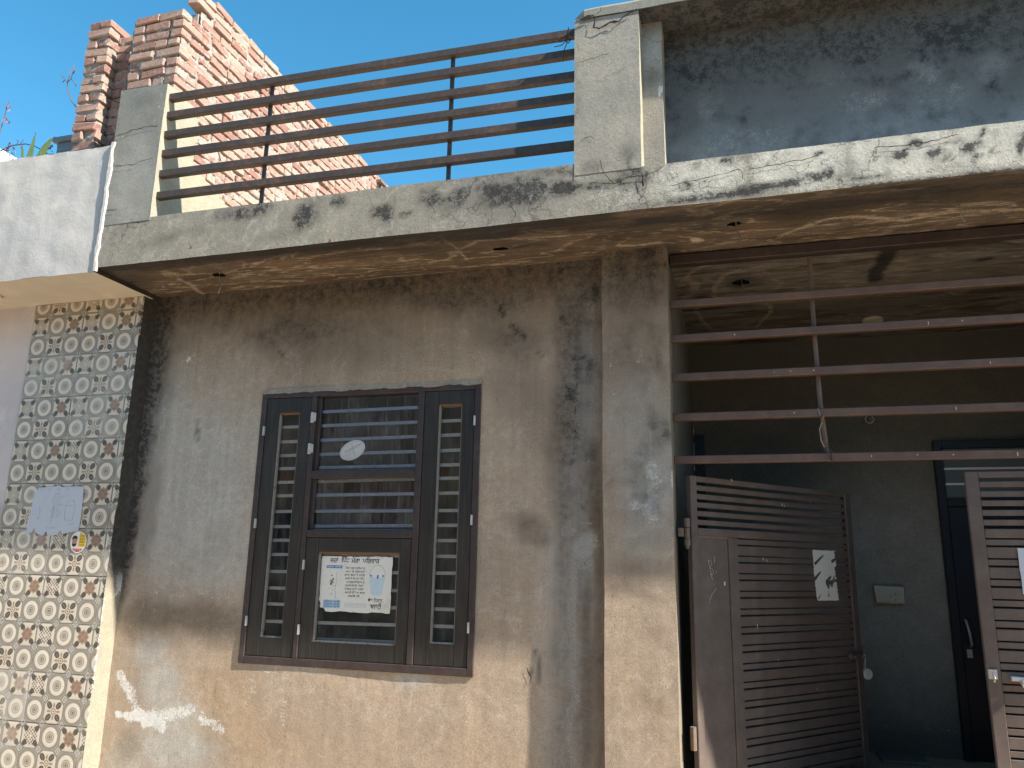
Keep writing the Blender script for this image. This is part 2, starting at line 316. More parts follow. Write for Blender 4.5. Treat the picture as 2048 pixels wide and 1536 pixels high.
# ------------------------------------------------------------------ where the stains sit (on each surface, model units)
# D mould, L lime bloom, G bare grey cement, B brown damp, O ochre; blobs are (kind, a, b, radius a, radius b, strength), strokes (kind, points, width, strength)
STAINS = {
 'wall': [('D', -2.596, 2.875, 0.376, 0.141, 0.35),('D', -2.297, 2.885, 0.429, 0.216, 0.4),('D', -1.372, 3.009, 0.502, 0.163, 0.55),('D', -1.221, 2.78, 0.171, 0.143, 0.35),('D', -1.106, 2.66, 0.168, 0.112, 0.4),('D', -1.101, 2.384, 0.138, 0.163, 0.22),('D', -1.214, 2.471, 0.112, 0.083, 0.2),('D', -1.931, 2.681, 0.281, 0.118, 0.2),('D', -1.64, 2.987, 0.366, 0.105, 0.35),('B', -2.383, 2.738, 0.497, 0.214, 0.6),('B', -1.424, 2.794, 0.47, 0.232, 0.5),('B', -1.924, 2.563, 0.279, 0.146, 0.3),('B', -0.991, 2.299, 0.162, 0.24, 0.35),('B', -0.909, 2.086, 0.079, 0.519, 0.3),('D', [(-1.229, 2.89),(-1.205, 2.83)], 0.023, 0.9),('D', [(-1.158, 2.776),(-1.118, 2.739),(-1.078, 2.7)], 0.023, 0.9),('D', [(-1.008, 2.626),(-0.98, 2.583)], 0.016, 0.6),('D', [(-2.58, 2.71),(-2.551, 2.693)], 0.017, 0.6),('G', -0.764, 3.001, 0.122, 0.17, 0.6),('G', -0.751, 2.343, 0.105, 0.423, 0.6),('G', -0.804, 1.83, 0.128, 0.225, 0.6),('G', -0.828, 1.463, 0.151, 0.288, 0.8),('G', -0.828, 1.11, 0.148, 0.276, 0.7),('G', -0.839, 0.75, 0.145, 0.22, 0.6),('L', [(-0.729, 2.857),(-0.746, 2.556),(-0.736, 2.342),(-0.744, 2.16),(-0.752, 2.006)], 0.078, 0.4),('L', [(-0.804, 2.084),(-0.804, 1.83),(-0.778, 1.756),(-0.854, 1.669)], 0.066, 0.42),('L', [(-0.808, 1.584),(-0.813, 1.392),(-0.823, 1.25),(-0.803, 1.135),(-0.815, 1.02),(-0.798, 0.885),(-0.839, 0.772),(-0.802, 0.587)], 0.054, 0.46),('L', [(-0.89, 1.131),(-0.895, 0.879),(-0.903, 0.578)], 0.012, 0.4),('L', -0.758, 1.609, 0.065, 0.078, 0.62),('L', -0.748, 1.524, 0.06, 0.053, 0.52),('L', -0.829, 1.682, 0.036, 0.015, 0.6),('L', -0.74, 1.719, 0.035, 0.025, 0.55),('D', -0.691, 2.924, 0.027, 0.062, 0.9),('D', -0.745, 2.886, 0.049, 0.022, 0.7),('D', -0.736, 3.09, 0.06, 0.026, 0.8),('D', -0.682, 3.107, 0.027, 0.04, 0.9),('D', -0.805, 3.09, 0.033, 0.023, 0.5),('D', -0.676, 2.77, 0.019, 0.11, 0.5),('D', -0.805, 2.849, 0.043, 0.017, 0.7),('D', [(-0.812, 2.571),(-0.756, 2.57)], 0.016, 0.9),('D', [(-0.81, 2.571),(-0.791, 2.478),(-0.799, 2.345),(-0.799, 2.135),(-0.812, 2.007)], 0.021, 0.75),('D', [(-0.883, 2.827),(-0.875, 2.779),(-0.845, 2.824),(-0.724, 2.851)], 0.016, 0.7),('B', [(-0.711, 2.107),(-0.701, 1.93),(-0.702, 1.707)], 0.056, 0.8),('B', [(-0.682, 1.83),(-0.682, 1.348),(-0.677, 0.597)], 0.039, 0.7),('B', [(-0.753, 1.393),(-0.749, 1.114),(-0.755, 0.591)], 0.039, 0.5),('B', -0.718, 0.89, 0.053, 0.333, 0.5),('D', -1.015, 1.675, 0.084, 0.065, 0.45),('D', -0.957, 1.619, 0.052, 0.035, 0.35),('D', -1.089, 1.73, 0.106, 0.035, 0.25),('G', -0.905, 1.607, 0.077, 0.147, 0.5),('D', [(-0.995, 1.103),(-0.976, 1.023),(-0.98, 0.965)], 0.018, 0.6),('D', -1.016, 1.009, 0.01, 0.012, 0.9),('G', -3.031, 1.898, 0.447, 0.553, 0.95),('G', -3.318, 2.2, 0.216, 0.52, 0.9),('G', -2.884, 1.529, 0.397, 0.222, 0.9),('G', -3.199, 1.61, 0.276, 0.285, 0.9),('G', -2.787, 2.128, 0.202, 0.353, 0.6),('G', -3.041, 2.527, 0.39, 0.218, 0.35),('D', -3.369, 1.812, 0.071, 0.353, 0.3),('D', -3.408, 2.45, 0.111, 0.378, 0.3),('B', -3.324, 2.763, 0.222, 0.291, 0.35),('L', [(-3.471, 1.435),(-3.169, 1.639),(-2.915, 1.782),(-2.635, 1.952)], 0.054, 0.17),('L', [(-3.407, 1.365),(-2.982, 1.514),(-2.654, 1.67)], 0.06, 0.15),('L', [(-3.438, 1.916),(-3.246, 1.944)], 0.021, 0.3),('L', [(-3.407, 1.253),(-3.344, 1.297),(-3.192, 1.32),(-3.009, 1.334),(-2.888, 1.302),(-2.726, 1.301)], 0.027, 0.32),('B', -2.972, 1.185, 0.362, 0.091, 0.8),('B', -3.306, 1.16, 0.137, 0.136, 0.6),('B', -2.799, 1.099, 0.192, 0.079, 0.5),('D', -3.155, 1.057, 0.1, 0.053, 0.2),('G', -3.248, 0.999, 0.108, 0.107, 1),('G', -3.154, 0.818, 0.148, 0.13, 1),('G', -3.05, 0.669, 0.194, 0.114, 1),('G', -3.01, 0.494, 0.287, 0.124, 1),('G', -3.294, 0.421, 0.164, 0.1, 0.7),('L', -3.141, 0.845, 0.106, 0.209, 0.22),('L', -3.235, 1.027, 0.088, 0.107, 0.2),('L', -3.027, 0.505, 0.256, 0.112, 0.24),('L', -2.875, 0.681, 0.082, 0.035, 0.34),('L', [(-3.431, 0.856),(-3.381, 0.805),(-3.33, 0.742)], 0.058, 0.62),('L', [(-3.335, 0.728),(-3.296, 0.692),(-3.248, 0.669)], 0.04, 0.6),('L', [(-3.419, 0.657),(-3.387, 0.646)], 0.03, 0.95),('L', [(-3.342, 0.642),(-3.295, 0.642),(-3.257, 0.66),(-3.193, 0.633),(-3.141, 0.616),(-3.106, 0.601)], 0.043, 1),('L', [(-3.197, 0.659),(-3.083, 0.667),(-2.988, 0.686),(-2.942, 0.707)], 0.064, 0.6),('L', [(-3.243, 0.63),(-3.216, 0.606)], 0.03, 0.95),('L', [(-2.871, 0.655),(-2.806, 0.645),(-2.741, 0.627),(-2.721, 0.611)], 0.043, 0.62),('B', -3.32, 0.483, 0.093, 0.076, 0.6),('O', -2.761, 0.789, 0.251, 0.177, 0.7),('O', -2.642, 0.572, 0.275, 0.147, 0.6),('O', -2.372, 0.592, 0.295, 0.12, 0.4),('O', -1.426, 0.616, 0.391, 0.113, 0.3),('L', -2.466, 0.928, 0.122, 0.035, 0.35),('L', -2.593, 0.825, 0.077, 0.113, 0.3),('L', -2.376, 0.788, 0.048, 0.173, 0.3),('L', -1.989, 0.897, 0.114, 0.034, 0.2),('G', -1.655, 0.928, 0.082, 0.048, 0.7),('G', -2.317, 0.954, 0.179, 0.03, 0.6),('L', -1.342, 0.805, 0.026, 0.184, 0.3),('L', -1.637, 0.6, 0.161, 0.092, 0.2),('D', -1.443, 1.034, 0.107, 0.024, 0.2),('L', [(-3.248, 2.688),(-3.208, 2.711)], 0.026, 0.6),('L', [(-3.344, 2.959),(-3.3, 3.015),(-3.255, 3.064)], 0.03, 0.4),('L', [(-3.358, 2.479),(-3.377, 2.411),(-3.331, 2.369),(-3.356, 2.262)], 0.033, 0.45),('L', [(-3.366, 2.232),(-3.374, 2.141)], 0.022, 0.4),('L', [(-3.508, 3.053),(-3.499, 3.019)], 0.019, 0.4),('D', [(-3.113, 2.316),(-3.083, 2.194)], 0.018, 0.4),('D', [(-3.095, 2.254),(-3.103, 2.24)], 0.021, 0.5),('L', -2.838, 2.573, 0.028, 0.019, 0.3)], 'pilaster': [('D', -0.529, 2.573, 0.076, 0.131, 0.3),('D', -0.342, 2.588, 0.029, 0.155, 0.35),('D', -0.557, 2.367, 0.063, 0.064, 0.25),('D', -0.412, 2.161, 0.085, 0.148, 0.35),('D', -0.488, 1.99, 0.073, 0.098, 0.3),('D', -0.343, 2.061, 0.036, 0.195, 0.25),('D', -0.426, 1.518, 0.105, 0.046, 0.3),('D', -0.543, 1.516, 0.071, 0.069, 0.25),('B', -0.473, 2.943, 0.204, 0.217, 0.9),('D', -0.472, 2.997, 0.205, 0.164, 0.45),('D', -0.578, 2.735, 0.102, 0.187, 0.25),('D', -0.399, 2.802, 0.075, 0.08, 0.2),('B', -0.503, 2.598, 0.226, 0.209, 0.5),('D', -0.402, 2.67, 0.035, 0.079, 0.4),('D', -0.38, 2.513, 0.039, 0.103, 0.4),('D', -0.432, 2.413, 0.03, 0.128, 0.35),('D', -0.346, 2.409, 0.029, 0.101, 0.35),('D', -0.546, 2.265, 0.062, 0.03, 0.3),('D', -0.399, 2.235, 0.034, 0.075, 0.3),('D', -0.374, 2.8, 0.025, 0.027, 0.4),('G', -0.46, 2.237, 0.171, 0.225, 0.6),('G', -0.535, 2.114, 0.098, 0.298, 0.4),('G', -0.417, 1.917, 0.143, 0.265, 0.95),('G', -0.446, 1.656, 0.142, 0.117, 0.7),('D', -0.442, 1.881, 0.076, 0.108, 0.4),('D', -0.414, 2.062, 0.048, 0.073, 0.3),('D', -0.4, 1.633, 0.07, 0.058, 0.3),('D', -0.506, 1.621, 0.048, 0.035, 0.25),('D', -0.557, 1.4, 0.094, 0.041, 0.25),('D', -0.406, 1.371, 0.092, 0.027, 0.3),('L', [(-0.408, 2.156),(-0.414, 2.062),(-0.397, 1.989)], 0.024, 0.5),('L', [(-0.402, 1.989),(-0.426, 1.965),(-0.389, 1.916),(-0.409, 1.857),(-0.415, 1.809),(-0.407, 1.738)], 0.052, 0.55),('L', [(-0.491, 1.802),(-0.444, 1.778),(-0.409, 1.738)], 0.052, 0.48),('L', -0.404, 1.965, 0.038, 0.029, 0.6),('L', [(-0.307, 2.69),(-0.296, 2.559),(-0.303, 2.306),(-0.302, 2.157)], 0.01, 0.5),('L', [(-0.317, 1.959),(-0.314, 1.88)], 0.012, 0.9),('L', [(-0.621, 2.526),(-0.611, 2.486)], 0.01, 0.5),('L', [(-0.601, 2.421),(-0.587, 2.343)], 0.01, 0.5),('L', [(-0.479, 2.531),(-0.465, 2.504)], 0.01, 0.6),('L', [(-0.441, 2.594),(-0.45, 2.517)], 0.01, 0.4),('D', [(-0.616, 1.907),(-0.621, 1.883)], 0.015, 0.7),('O', -0.483, 0.918, 0.181, 0.257, 0.35)], 'fascia': [('D', -2.519, 3.343, 0.089, 0.048, 0.7),('D', -2.412, 3.36, 0.078, 0.053, 0.7),('D', -2.645, 3.343, 0.097, 0.045, 0.42),('D', -2.147, 3.287, 0.078, 0.072, 0.84),('D', -1.946, 3.349, 0.044, 0.043, 0.7),('D', -1.688, 3.24, 0.062, 0.056, 0.98),('D', -1.752, 3.242, 0.034, 0.034, 0.56),('D', -1.557, 3.234, 0.033, 0.022, 0.84),('D', -1.438, 3.302, 0.068, 0.05, 0.63),('D', -1.304, 3.286, 0.067, 0.049, 0.63),('D', -1.251, 3.307, 0.037, 0.022, 0.7),('D', -1.094, 3.287, 0.103, 0.054, 0.56),('D', -0.916, 3.266, 0.113, 0.058, 0.7),('D', -0.748, 3.258, 0.078, 0.052, 0.98),('D', -0.967, 3.306, 0.152, 0.043, 0.49),('D', -0.793, 3.356, 0.124, 0.026, 0.56),('D', -0.622, 3.258, 0.06, 0.021, 0.84),('D', -0.503, 3.253, 0.071, 0.02, 0.7),('D', -0.373, 3.301, 0.014, 0.051, 0.98),('D', -0.432, 3.309, 0.07, 0.031, 0.42),('D', -2.861, 3.262, 0.132, 0.045, 0.28),('D', -3.055, 3.238, 0.136, 0.03, 0.28),('D', -2.289, 3.202, 0.153, 0.035, 0.28),('D', -1.071, 3.379, 0.129, 0.022, 0.42),('L', -0.527, 3.18, 0.141, 0.064, 0.4),('L', -0.364, 3.186, 0.138, 0.075, 0.5),('L', -0.114, 3.242, 0.243, 0.124, 0.75),('L', 0.316, 3.247, 0.247, 0.144, 0.85),('L', 0.719, 3.263, 0.27, 0.14, 0.9),('L', 1.059, 3.25, 0.218, 0.136, 0.9),('L', -1.538, 3.136, 0.328, 0.054, 0.25),('L', -2.469, 3.178, 0.375, 0.052, 0.25),('L', -2.059, 3.305, 0.059, 0.086, 0.2),('L', -1.432, 3.179, 0.27, 0.041, 0.25),('D', [(-0.251, 3.137),(-0.073, 3.145),(0.057, 3.144),(0.142, 3.144)], 0.03, 0.77),('D', [(0.057, 3.154),(0.227, 3.162),(0.394, 3.184),(0.436, 3.195)], 0.036, 0.84),('D', [(0.393, 3.17),(0.593, 3.158),(0.672, 3.164)], 0.016, 0.56),('D', 0.01, 3.308, 0.03, 0.022, 0.98),('D', -0.135, 3.295, 0.018, 0.015, 0.84),('D', -0.186, 3.214, 0.031, 0.02, 0.77),('D', 0.401, 3.284, 0.02, 0.012, 0.84),('D', 0.18, 3.265, 0.013, 0.012, 0.98),('D', 0.318, 3.29, 0.012, 0.012, 0.7),('D', 0.717, 3.24, 0.031, 0.026, 0.98),('D', 0.846, 3.218, 0.038, 0.032, 0.98),('D', 0.897, 3.197, 0.017, 0.02, 0.98),('D', 0.788, 3.277, 0.042, 0.021, 0.91),('D', 0.763, 3.316, 0.023, 0.012, 0.84),('D', 1.001, 3.231, 0.04, 0.027, 0.98),('D', 1.036, 3.3, 0.016, 0.023, 0.98),('D', 0.973, 3.228, 0.011, 0.009, 0.7),('D', 1.169, 3.223, 0.021, 0.045, 0.98),('D', 1.015, 3.181, 0.018, 0.013, 0.91),('D', 1.063, 3.204, 0.011, 0.011, 0.7),('D', 0.931, 3.276, 0.056, 0.011, 0.56),('D', [(0.51, 3.108),(0.859, 3.11),(1.168, 3.117)], 0.017, 0.98),('D', 1.081, 3.282, 0.022, 0.009, 0.56)], 'panel': [('D', 0.145, 4.054, 0.451, 0.198, 0.55),('D', 0.823, 4.008, 0.554, 0.187, 0.65),('D', 1.217, 3.776, 0.177, 0.227, 0.5),('D', -0.181, 3.799, 0.098, 0.309, 0.5),('D', 0.129, 3.722, 0.14, 0.163, 0.35),('D', 0.399, 3.625, 0.2, 0.132, 0.35),('D', 1.151, 3.533, 0.176, 0.099, 0.3),('L', -0.059, 3.78, 0.096, 0.167, 0.42),('L', -0.097, 4.085, 0.034, 0.017, 0.45),('L', 0.479, 3.827, 0.133, 0.121, 0.42),('L', 0.909, 3.779, 0.103, 0.088, 0.52),('L', 1.183, 3.743, 0.099, 0.111, 0.5),('L', 0.707, 4.053, 0.017, 0.016, 0.4),('L', 0.788, 4.111, 0.086, 0.033, 0.35),('L', 0.959, 4.09, 0.063, 0.027, 0.25),('L', 0.644, 3.666, 0.171, 0.091, 0.38),('L', 0.959, 3.64, 0.163, 0.091, 0.36),('L', 0.12, 3.546, 0.369, 0.096, 0.32),('L', 0.783, 3.539, 0.333, 0.051, 0.2),('L', 1.243, 4.022, 0.024, 0.026, 0.4),('O', 0.255, 3.487, 0.338, 0.063, 0.3),('O', 0.71, 3.681, 0.064, 0.052, 0.25),('D', 1.185, 3.666, 0.016, 0.015, 0.7),('D', -0.089, 3.487, 0.014, 0.011, 0.7)], 'soffit': [('D', -0.495, -0.274, 0.216, 0.084, 0.6),('D', -0.179, -0.288, 0.14, 0.07, 0.5),('D', 0.365, -0.324, 0.265, 0.077, 0.6),('D', 0.941, -0.336, 0.25, 0.083, 0.55),('D', -3.463, -0.326, 0.179, 0.113, 0.6),('D', -2.675, -0.459, 0.328, 0.063, 0.5),('D', -1.685, -0.33, 0.391, 0.076, 0.5),('D', -0.986, -0.264, 0.15, 0.062, 0.5),('D', [(-3.511, -0.487),(-2.975, -0.493),(-2.487, -0.502),(-1.725, -0.489),(-1.079, -0.489),(-0.578, -0.517)], 0.129, 0.75),('D', [(-3.515, -0.464),(-3.573, -0.033)], 0.113, 0.5),('D', [(-0.6, -0.39),(-0.359, -0.39),(-0.079, -0.433),(0.314, -0.441),(0.623, -0.439),(0.919, -0.438),(1.186, -0.475)], 0.135, 0.6),('D', [(0.233, -0.329),(0.404, -0.367),(0.573, -0.362)], 0.118, 0.5),('D', [(0.779, -0.352),(0.93, -0.388),(1.226, -0.338)], 0.132, 0.45),('D', [(-2.357, -0.513),(-1.905, -0.473),(-1.643, -0.423)], 0.072, 0.5),('D', [(-1.467, -0.446),(-1.092, -0.45),(-0.722, -0.402)], 0.126, 0.5),('D', [(-0.305, 0.071),(-0.278, -0.094)], 0.077, 0.5),('O', -3.052, -0.355, 0.173, 0.096, 0.7),('O', -2.306, -0.296, 0.331, 0.134, 0.9),('O', -1.835, -0.259, 0.241, 0.106, 0.7),('O', 0.1, -0.22, 0.093, 0.094, 0.8),('O', -0.788, -0.08, 0.154, 0.067, 0.6),('O', 0.572, -0.015, 0.585, 0.101, 0.3),('B', -2.104, -0.09, 0.567, 0.116, 0.5),('B', -1.176, -0.173, 0.39, 0.132, 0.5),('B', -0.256, -0.216, 0.287, 0.121, 0.5),('B', -3.074, -0.148, 0.3, 0.15, 0.5),('L', -3.112, -0.344, 0.087, 0.069, 0.45),('L', [(-3.136, -0.25),(-3.12, -0.159),(-3.163, -0.033),(-3.168, 0.032)], 0.04, 0.55),('L', -2.766, -0.287, 0.057, 0.069, 0.35),('L', [(-2.06, -0.175),(-1.863, -0.137),(-1.663, -0.143),(-1.651, -0.063)], 0.021, 0.4),('L', [(-1.581, -0.161),(-1.47, -0.186),(-1.374, -0.29),(-1.247, -0.38),(-1.09, -0.368),(-0.887, -0.344),(-0.638, -0.321)], 0.03, 0.5),('L', [(-1.394, -0.492),(-1.374, -0.29),(-1.368, -0.147)], 0.019, 0.5),('L', -1.429, -0.255, 0.036, 0.045, 0.5),('L', -0.679, -0.089, 0.153, 0.04, 0.35),('L', [(-0.565, -0.15),(-0.414, -0.126)], 0.026, 0.5),('L', -0.16, -0.117, 0.034, 0.038, 0.8),('L', [(-0.187, -0.162),(-0.234, -0.185)], 0.018, 0.5),('L', [(0.243, -0.082),(0.353, -0.175),(0.438, -0.223),(0.545, -0.241),(0.681, -0.186),(0.798, -0.124),(0.876, -0.16),(0.976, -0.179),(1.103, -0.158),(1.289, -0.123)], 0.035, 0.55),('L', [(0.384, -0.06),(0.561, -0.107),(0.784, -0.082)], 0.084, 0.2),('L', 0.66, -0.33, 0.129, 0.016, 0.35),('L', 1.026, -0.387, 0.122, 0.015, 0.35),('O', [(-0.325, -0.493),(-0.12, -0.512),(0.098, -0.53),(0.308, -0.527),(0.628, -0.543),(0.798, -0.559)], 0.025, 0.7),('L', [(-0.099, 0.817),(-0.1, 0.678),(-0.084, 0.551),(-0.044, 0.412),(0.051, 0.34)], 0.034, 0.6),('L', [(0.228, 0.54),(0.288, 0.621),(0.26, 0.692)], 0.034, 0.6),('D', 0.078, 0.563, 0.138, 0.118, 0.55),('D', 0.023, 0.492, 0.082, 0.115, 0.3),('L', [(-0.259, 0.443),(-0.222, 0.314),(-0.159, 0.252),(-0.091, 0.209)], 0.037, 0.6),('L', [(-0.238, 0.431),(-0.195, 0.5),(-0.212, 0.608)], 0.058, 0.6),('L', [(-0.193, 0.795),(-0.22, 1.007),(-0.202, 1.204),(-0.138, 1.473)], 0.033, 0.7),('L', [(0.151, 0.875),(0.228, 1.008),(0.24, 1.112),(0.189, 1.292),(0.15, 1.454)], 0.031, 0.7),('D', 0.016, 1.092, 0.216, 0.208, 0.45),('D', [(0.785, 0.229),(0.788, 0.403),(0.775, 0.511),(0.777, 0.669)], 0.071, 0.95),('D', [(0.792, 0.244),(0.953, 0.236),(1.271, 0.248),(1.394, 0.297)], 0.027, 0.7),('D', 1.284, 0.472, 0.059, 0.037, 0.7),('D', -0.249, 0.193, 0.042, 0.103, 0.5),('O', 0.629, 0.477, 0.391, 0.236, 0.3),('B', 0.978, 1.065, 0.718, 0.293, 0.4)], 'left_strip': []}
# ------------------------------------------------------------------ geometry helpers
ORG = {}
def link(name, data, parent):
    o = bpy.data.objects.new(name, data); COL.objects.link(o)
    if parent: o.parent = parent; ORG[o.name] = ORG[parent.name]
    else: ORG[o.name] = (0, 0, 0)
    return o
def thing(name, label, cat, at, group=None, rotz=0, local=False, mesh=None):
    o = bpy.data.objects.new(name, mesh); COL.objects.link(o)
    o.location = Vector(at) * K; o.rotation_euler = (0, 0, rotz)
    o['label'] = label; o['category'] = cat
    if group: o['group'] = group
    ORG[o.name] = (0, 0, 0) if local else tuple(at)
    return o
class MB:
    """collects shapes in model units; build() links them as one mesh object"""
    def __init__(s): s.v = []; s.f = []; s.uvs = None
    def add(s, vs, fs):
        n = len(s.v); s.v += [tuple(p) for p in vs]; s.f += [tuple(i + n for i in f) for f in fs]; return s
    def box(s, a, b):
        x0, y0, z0 = (min(a[i], b[i]) for i in range(3)); x1, y1, z1 = (max(a[i], b[i]) for i in range(3))
        return s.add([(x0, y0, z0), (x1, y0, z0), (x1, y1, z0), (x0, y1, z0), (x0, y0, z1), (x1, y0, z1), (x1, y1, z1), (x0, y1, z1)],
                     [(3, 2, 1, 0), (4, 5, 6, 7), (0, 1, 5, 4), (1, 2, 6, 5), (2, 3, 7, 6), (3, 0, 4, 7)])
    def tube(s, pts, r, n=6, cap=True):
        pts = [Vector(p) for p in pts]; rings = []
        for i, p in enumerate(pts):
            d = (pts[min(i + 1, len(pts) - 1)] - pts[max(i - 1, 0)]).normalized()
            a = d.cross(Vector((0, 0, 1)));  a = a if a.length > .05 else d.cross(Vector((1, 0, 0))); a.normalize(); b = d.cross(a)
            rr = r[i] if isinstance(r, (list, tuple)) else r
            rings.append([p + rr * (math.cos(t) * a + math.sin(t) * b) for t in (2 * math.pi * k / n for k in range(n))])
        vs = [q for R in rings for q in R]; fs = []
        for i in range(len(pts) - 1):
            for k in range(n): fs.append((i * n + k, i * n + (k + 1) % n, (i + 1) * n + (k + 1) % n, (i + 1) * n + k))
        if cap: fs += [tuple(range(n))[::-1], tuple((len(pts) - 1) * n + k for k in range(n))]
        return s.add(vs, fs)
    def prism(s, poly, fn, d):
        """poly: 2d outline; fn(u, v, w) -> 3d; extruded from w=0 to w=d"""
        n = len(poly); vs = [fn(u, v, 0) for u, v in poly] + [fn(u, v, d) for u, v in poly]
        return s.add(vs, [tuple(range(n)), tuple(range(2 * n - 1, n - 1, -1))] + [(i, i + n, (i + 1) % n + n, (i + 1) % n) for i in range(n)])
    def mesh(s, name, mat, bevel=0, org=(0, 0, 0), smooth=False):
        me = bpy.data.meshes.new(name)
        me.from_pydata([((x - org[0]) * K, (y - org[1]) * K, (z - org[2]) * K) for x, y, z in s.v], [], s.f)
        bm = bmesh.new(); bm.from_mesh(me); bmesh.ops.recalc_face_normals(bm, faces=bm.faces)
        if bevel:
            es = [e for e in bm.edges if len(e.link_faces) == 2 and e.calc_face_angle() > .5]
            bmesh.ops.bevel(bm, geom=es, offset=bevel * K, segments=1, affect='EDGES', clamp_overlap=True)
        bm.to_mesh(me); bm.free()
        if smooth: me.polygons.foreach_set('use_smooth', [True] * len(me.polygons))
        if mat: me.materials.append(mat)
        return me
    def build(s, name, mat, parent=None, bevel=0, smooth=False, kind=None):
        o = link(name, None, parent) if False else None
        org = ORG[parent.name] if parent else (0, 0, 0)
        o = link(name, s.mesh(name, mat, bevel, org, smooth), parent)
        if kind: o['kind'] = kind
        return o
def inst(name, me, parent, at, rot=(0, 0, 0), sc=None):
    o = link(name, me, parent); og = ORG[parent.name]
    o.location = Vector([(a - b) * K for a, b in zip(at, og)]); o.rotation_euler = rot
    if sc: o.scale = sc
    return o
def nz(x, y, z): return mnoise.noise((x, y, z))

def warp(p, amp):
    v = Vector(p); a = mnoise.noise_vector(v * 1.9) * .9 + mnoise.noise_vector(v * 9) * .34 + mnoise.noise_vector(v * 34) * .16
    return v + a * amp

def paint(items, a, b, ch):
    """value of stain channel ch at surface coordinates a, b (numpy arrays, already wobbled)"""
    out = np.zeros_like(a)
    for it in items:
        if it[0] != ch: continue
        if isinstance(it[1], list):
            d = np.full_like(a, 9.)
            P = it[1]
            for (x0, y0), (x1, y1) in zip(P, P[1:]):
                dx, dy = x1 - x0, y1 - y0; t = np.clip(((a - x0) * dx + (b - y0) * dy) / (dx * dx + dy * dy + 1e-9), 0, 1)
                d = np.minimum(d, np.hypot(a - x0 - t * dx, b - y0 - t * dy))
            q = d / max(it[2] * .5, .007); s = it[3]
            v = s * np.clip(1.7 - q, 0, 1) ** 1.0
        else:
            _, cx, cy, rx, ry, s = it
            q = np.hypot((a - cx) / rx, (b - cy) / ry); t = np.clip((1.45 - q) / 1.05, 0, 1); v = s * t * t * (3 - 2 * t)
        out = np.maximum(out, v) if ch in 'LG' else out + v * (1 - out)
    return out

def lin(a, b, step, *keys):
    n = max(1, round((b - a) / step)); g = list(np.linspace(a, b, n + 1))
    for k in keys:
        if a < k < b:
            i = min(range(len(g)), key=lambda j: abs(g[j] - k)); g[i] = k
    return g

def sheet(name, mat, parent, axes, us, vs, const, amp=.004, holes=(), cut=None, stains=None, extra=None, thick=0, flip=False, kind=None):
    """plaster sheet: axes 'xz' (at y=const), 'xy' (z=const) or 'yz' (x=const); holes are rectangles or callables left open"""
    def p3(u, v): return {'xz': (u, const, v), 'xy': (u, v, const), 'yz': (const, u, v)}[axes]
    nu, nv = len(us), len(vs)
    U, V = np.meshgrid(us, vs, indexing='ij')
    vsx = [warp(p3(us[i], vs[j]), amp) for i in range(nu) for j in range(nv)]
    fs = []
    for i in range(nu - 1):
        for j in range(nv - 1):
            cu, cv = (us[i] + us[i + 1]) / 2, (vs[j] + vs[j + 1]) / 2
            if any(h[0] < cu < h[1] and h[2] < cv < h[3] for h in holes): continue
            if cut and cut(cu, cv): continue
            q = (i * nv + j, (i + 1) * nv + j, (i + 1) * nv + j + 1, i * nv + j + 1)
            fs.append(q[::-1] if flip else q)
    org = ORG[parent.name]
    me = bpy.data.meshes.new(name)
    me.from_pydata([((p.x - org[0]) * K, (p.y - org[1]) * K, (p.z - org[2]) * K) for p in vsx], [], fs)
    # stains
    sa = np.zeros((nu, nv, 4), np.float32); ta = np.zeros((nu, nv, 4), np.float32); sa[..., 3] = ta[..., 3] = 1
    it = stains or []
    if it or extra:
        wu = np.array([[mnoise.noise((u * 7, v * 7, 3.1)) + .5 * mnoise.noise((u * 23, v * 23, 7.7)) for v in vs] for u in us]) * .030
        wv = np.array([[mnoise.noise((u * 7, v * 7, 13.1)) + .5 * mnoise.noise((u * 23, v * 23, 17.7)) for v in vs] for u in us]) * .030
        a, b = U + wu, V + wv; a2, b2 = U + wu * .35, V + wv * .35
        for c, (arr, k) in {'D': (sa, 0), 'L': (sa, 1), 'G': (sa, 2), 'B': (ta, 0), 'O': (ta, 1)}.items():
            blobs = [i for i in it if not isinstance(i[1], list)]; strokes = [i for i in it if isinstance(i[1], list)]
            arr[..., k] = np.maximum(paint(blobs, a, b, c), paint(strokes, a2, b2, c))
            if extra and c in extra: arr[..., k] = np.clip(np.maximum(arr[..., k], extra[c](a, b)), 0, 1)
    for nm, arr in (('stain', sa), ('tone', ta)):
        at = me.color_attributes.new(nm, 'FLOAT_COLOR', 'POINT'); at.data.foreach_set('color', arr.reshape(-1))
    bm = bmesh.new(); bm.from_mesh(me)
    bmesh.ops.delete(bm, geom=[v for v in bm.verts if not v.link_faces], context='VERTS')
    if thick:
        nrm = {'xz': Vector((0, thick, 0)), 'xy': Vector((0, 0, thick)), 'yz': Vector((thick, 0, 0))}[axes] * K
        edges = [e for e in bm.edges if e.is_boundary]
        r = bmesh.ops.extrude_edge_only(bm, edges=edges)
        bmesh.ops.translate(bm, vec=nrm, verts=[g for g in r['geom'] if isinstance(g, bmesh.types.BMVert)])
    bm.to_mesh(me); bm.free()
    me.polygons.foreach_set('use_smooth', [not thick] * len(me.polygons)); me.materials.append(mat)
    o = link(name, me, parent)
    if kind: o['kind'] = kind
    return o
def sstep(x, a, b):
    t = np.clip((x - a) / (b - a), 0, 1); return t * t * (3 - 2 * t)

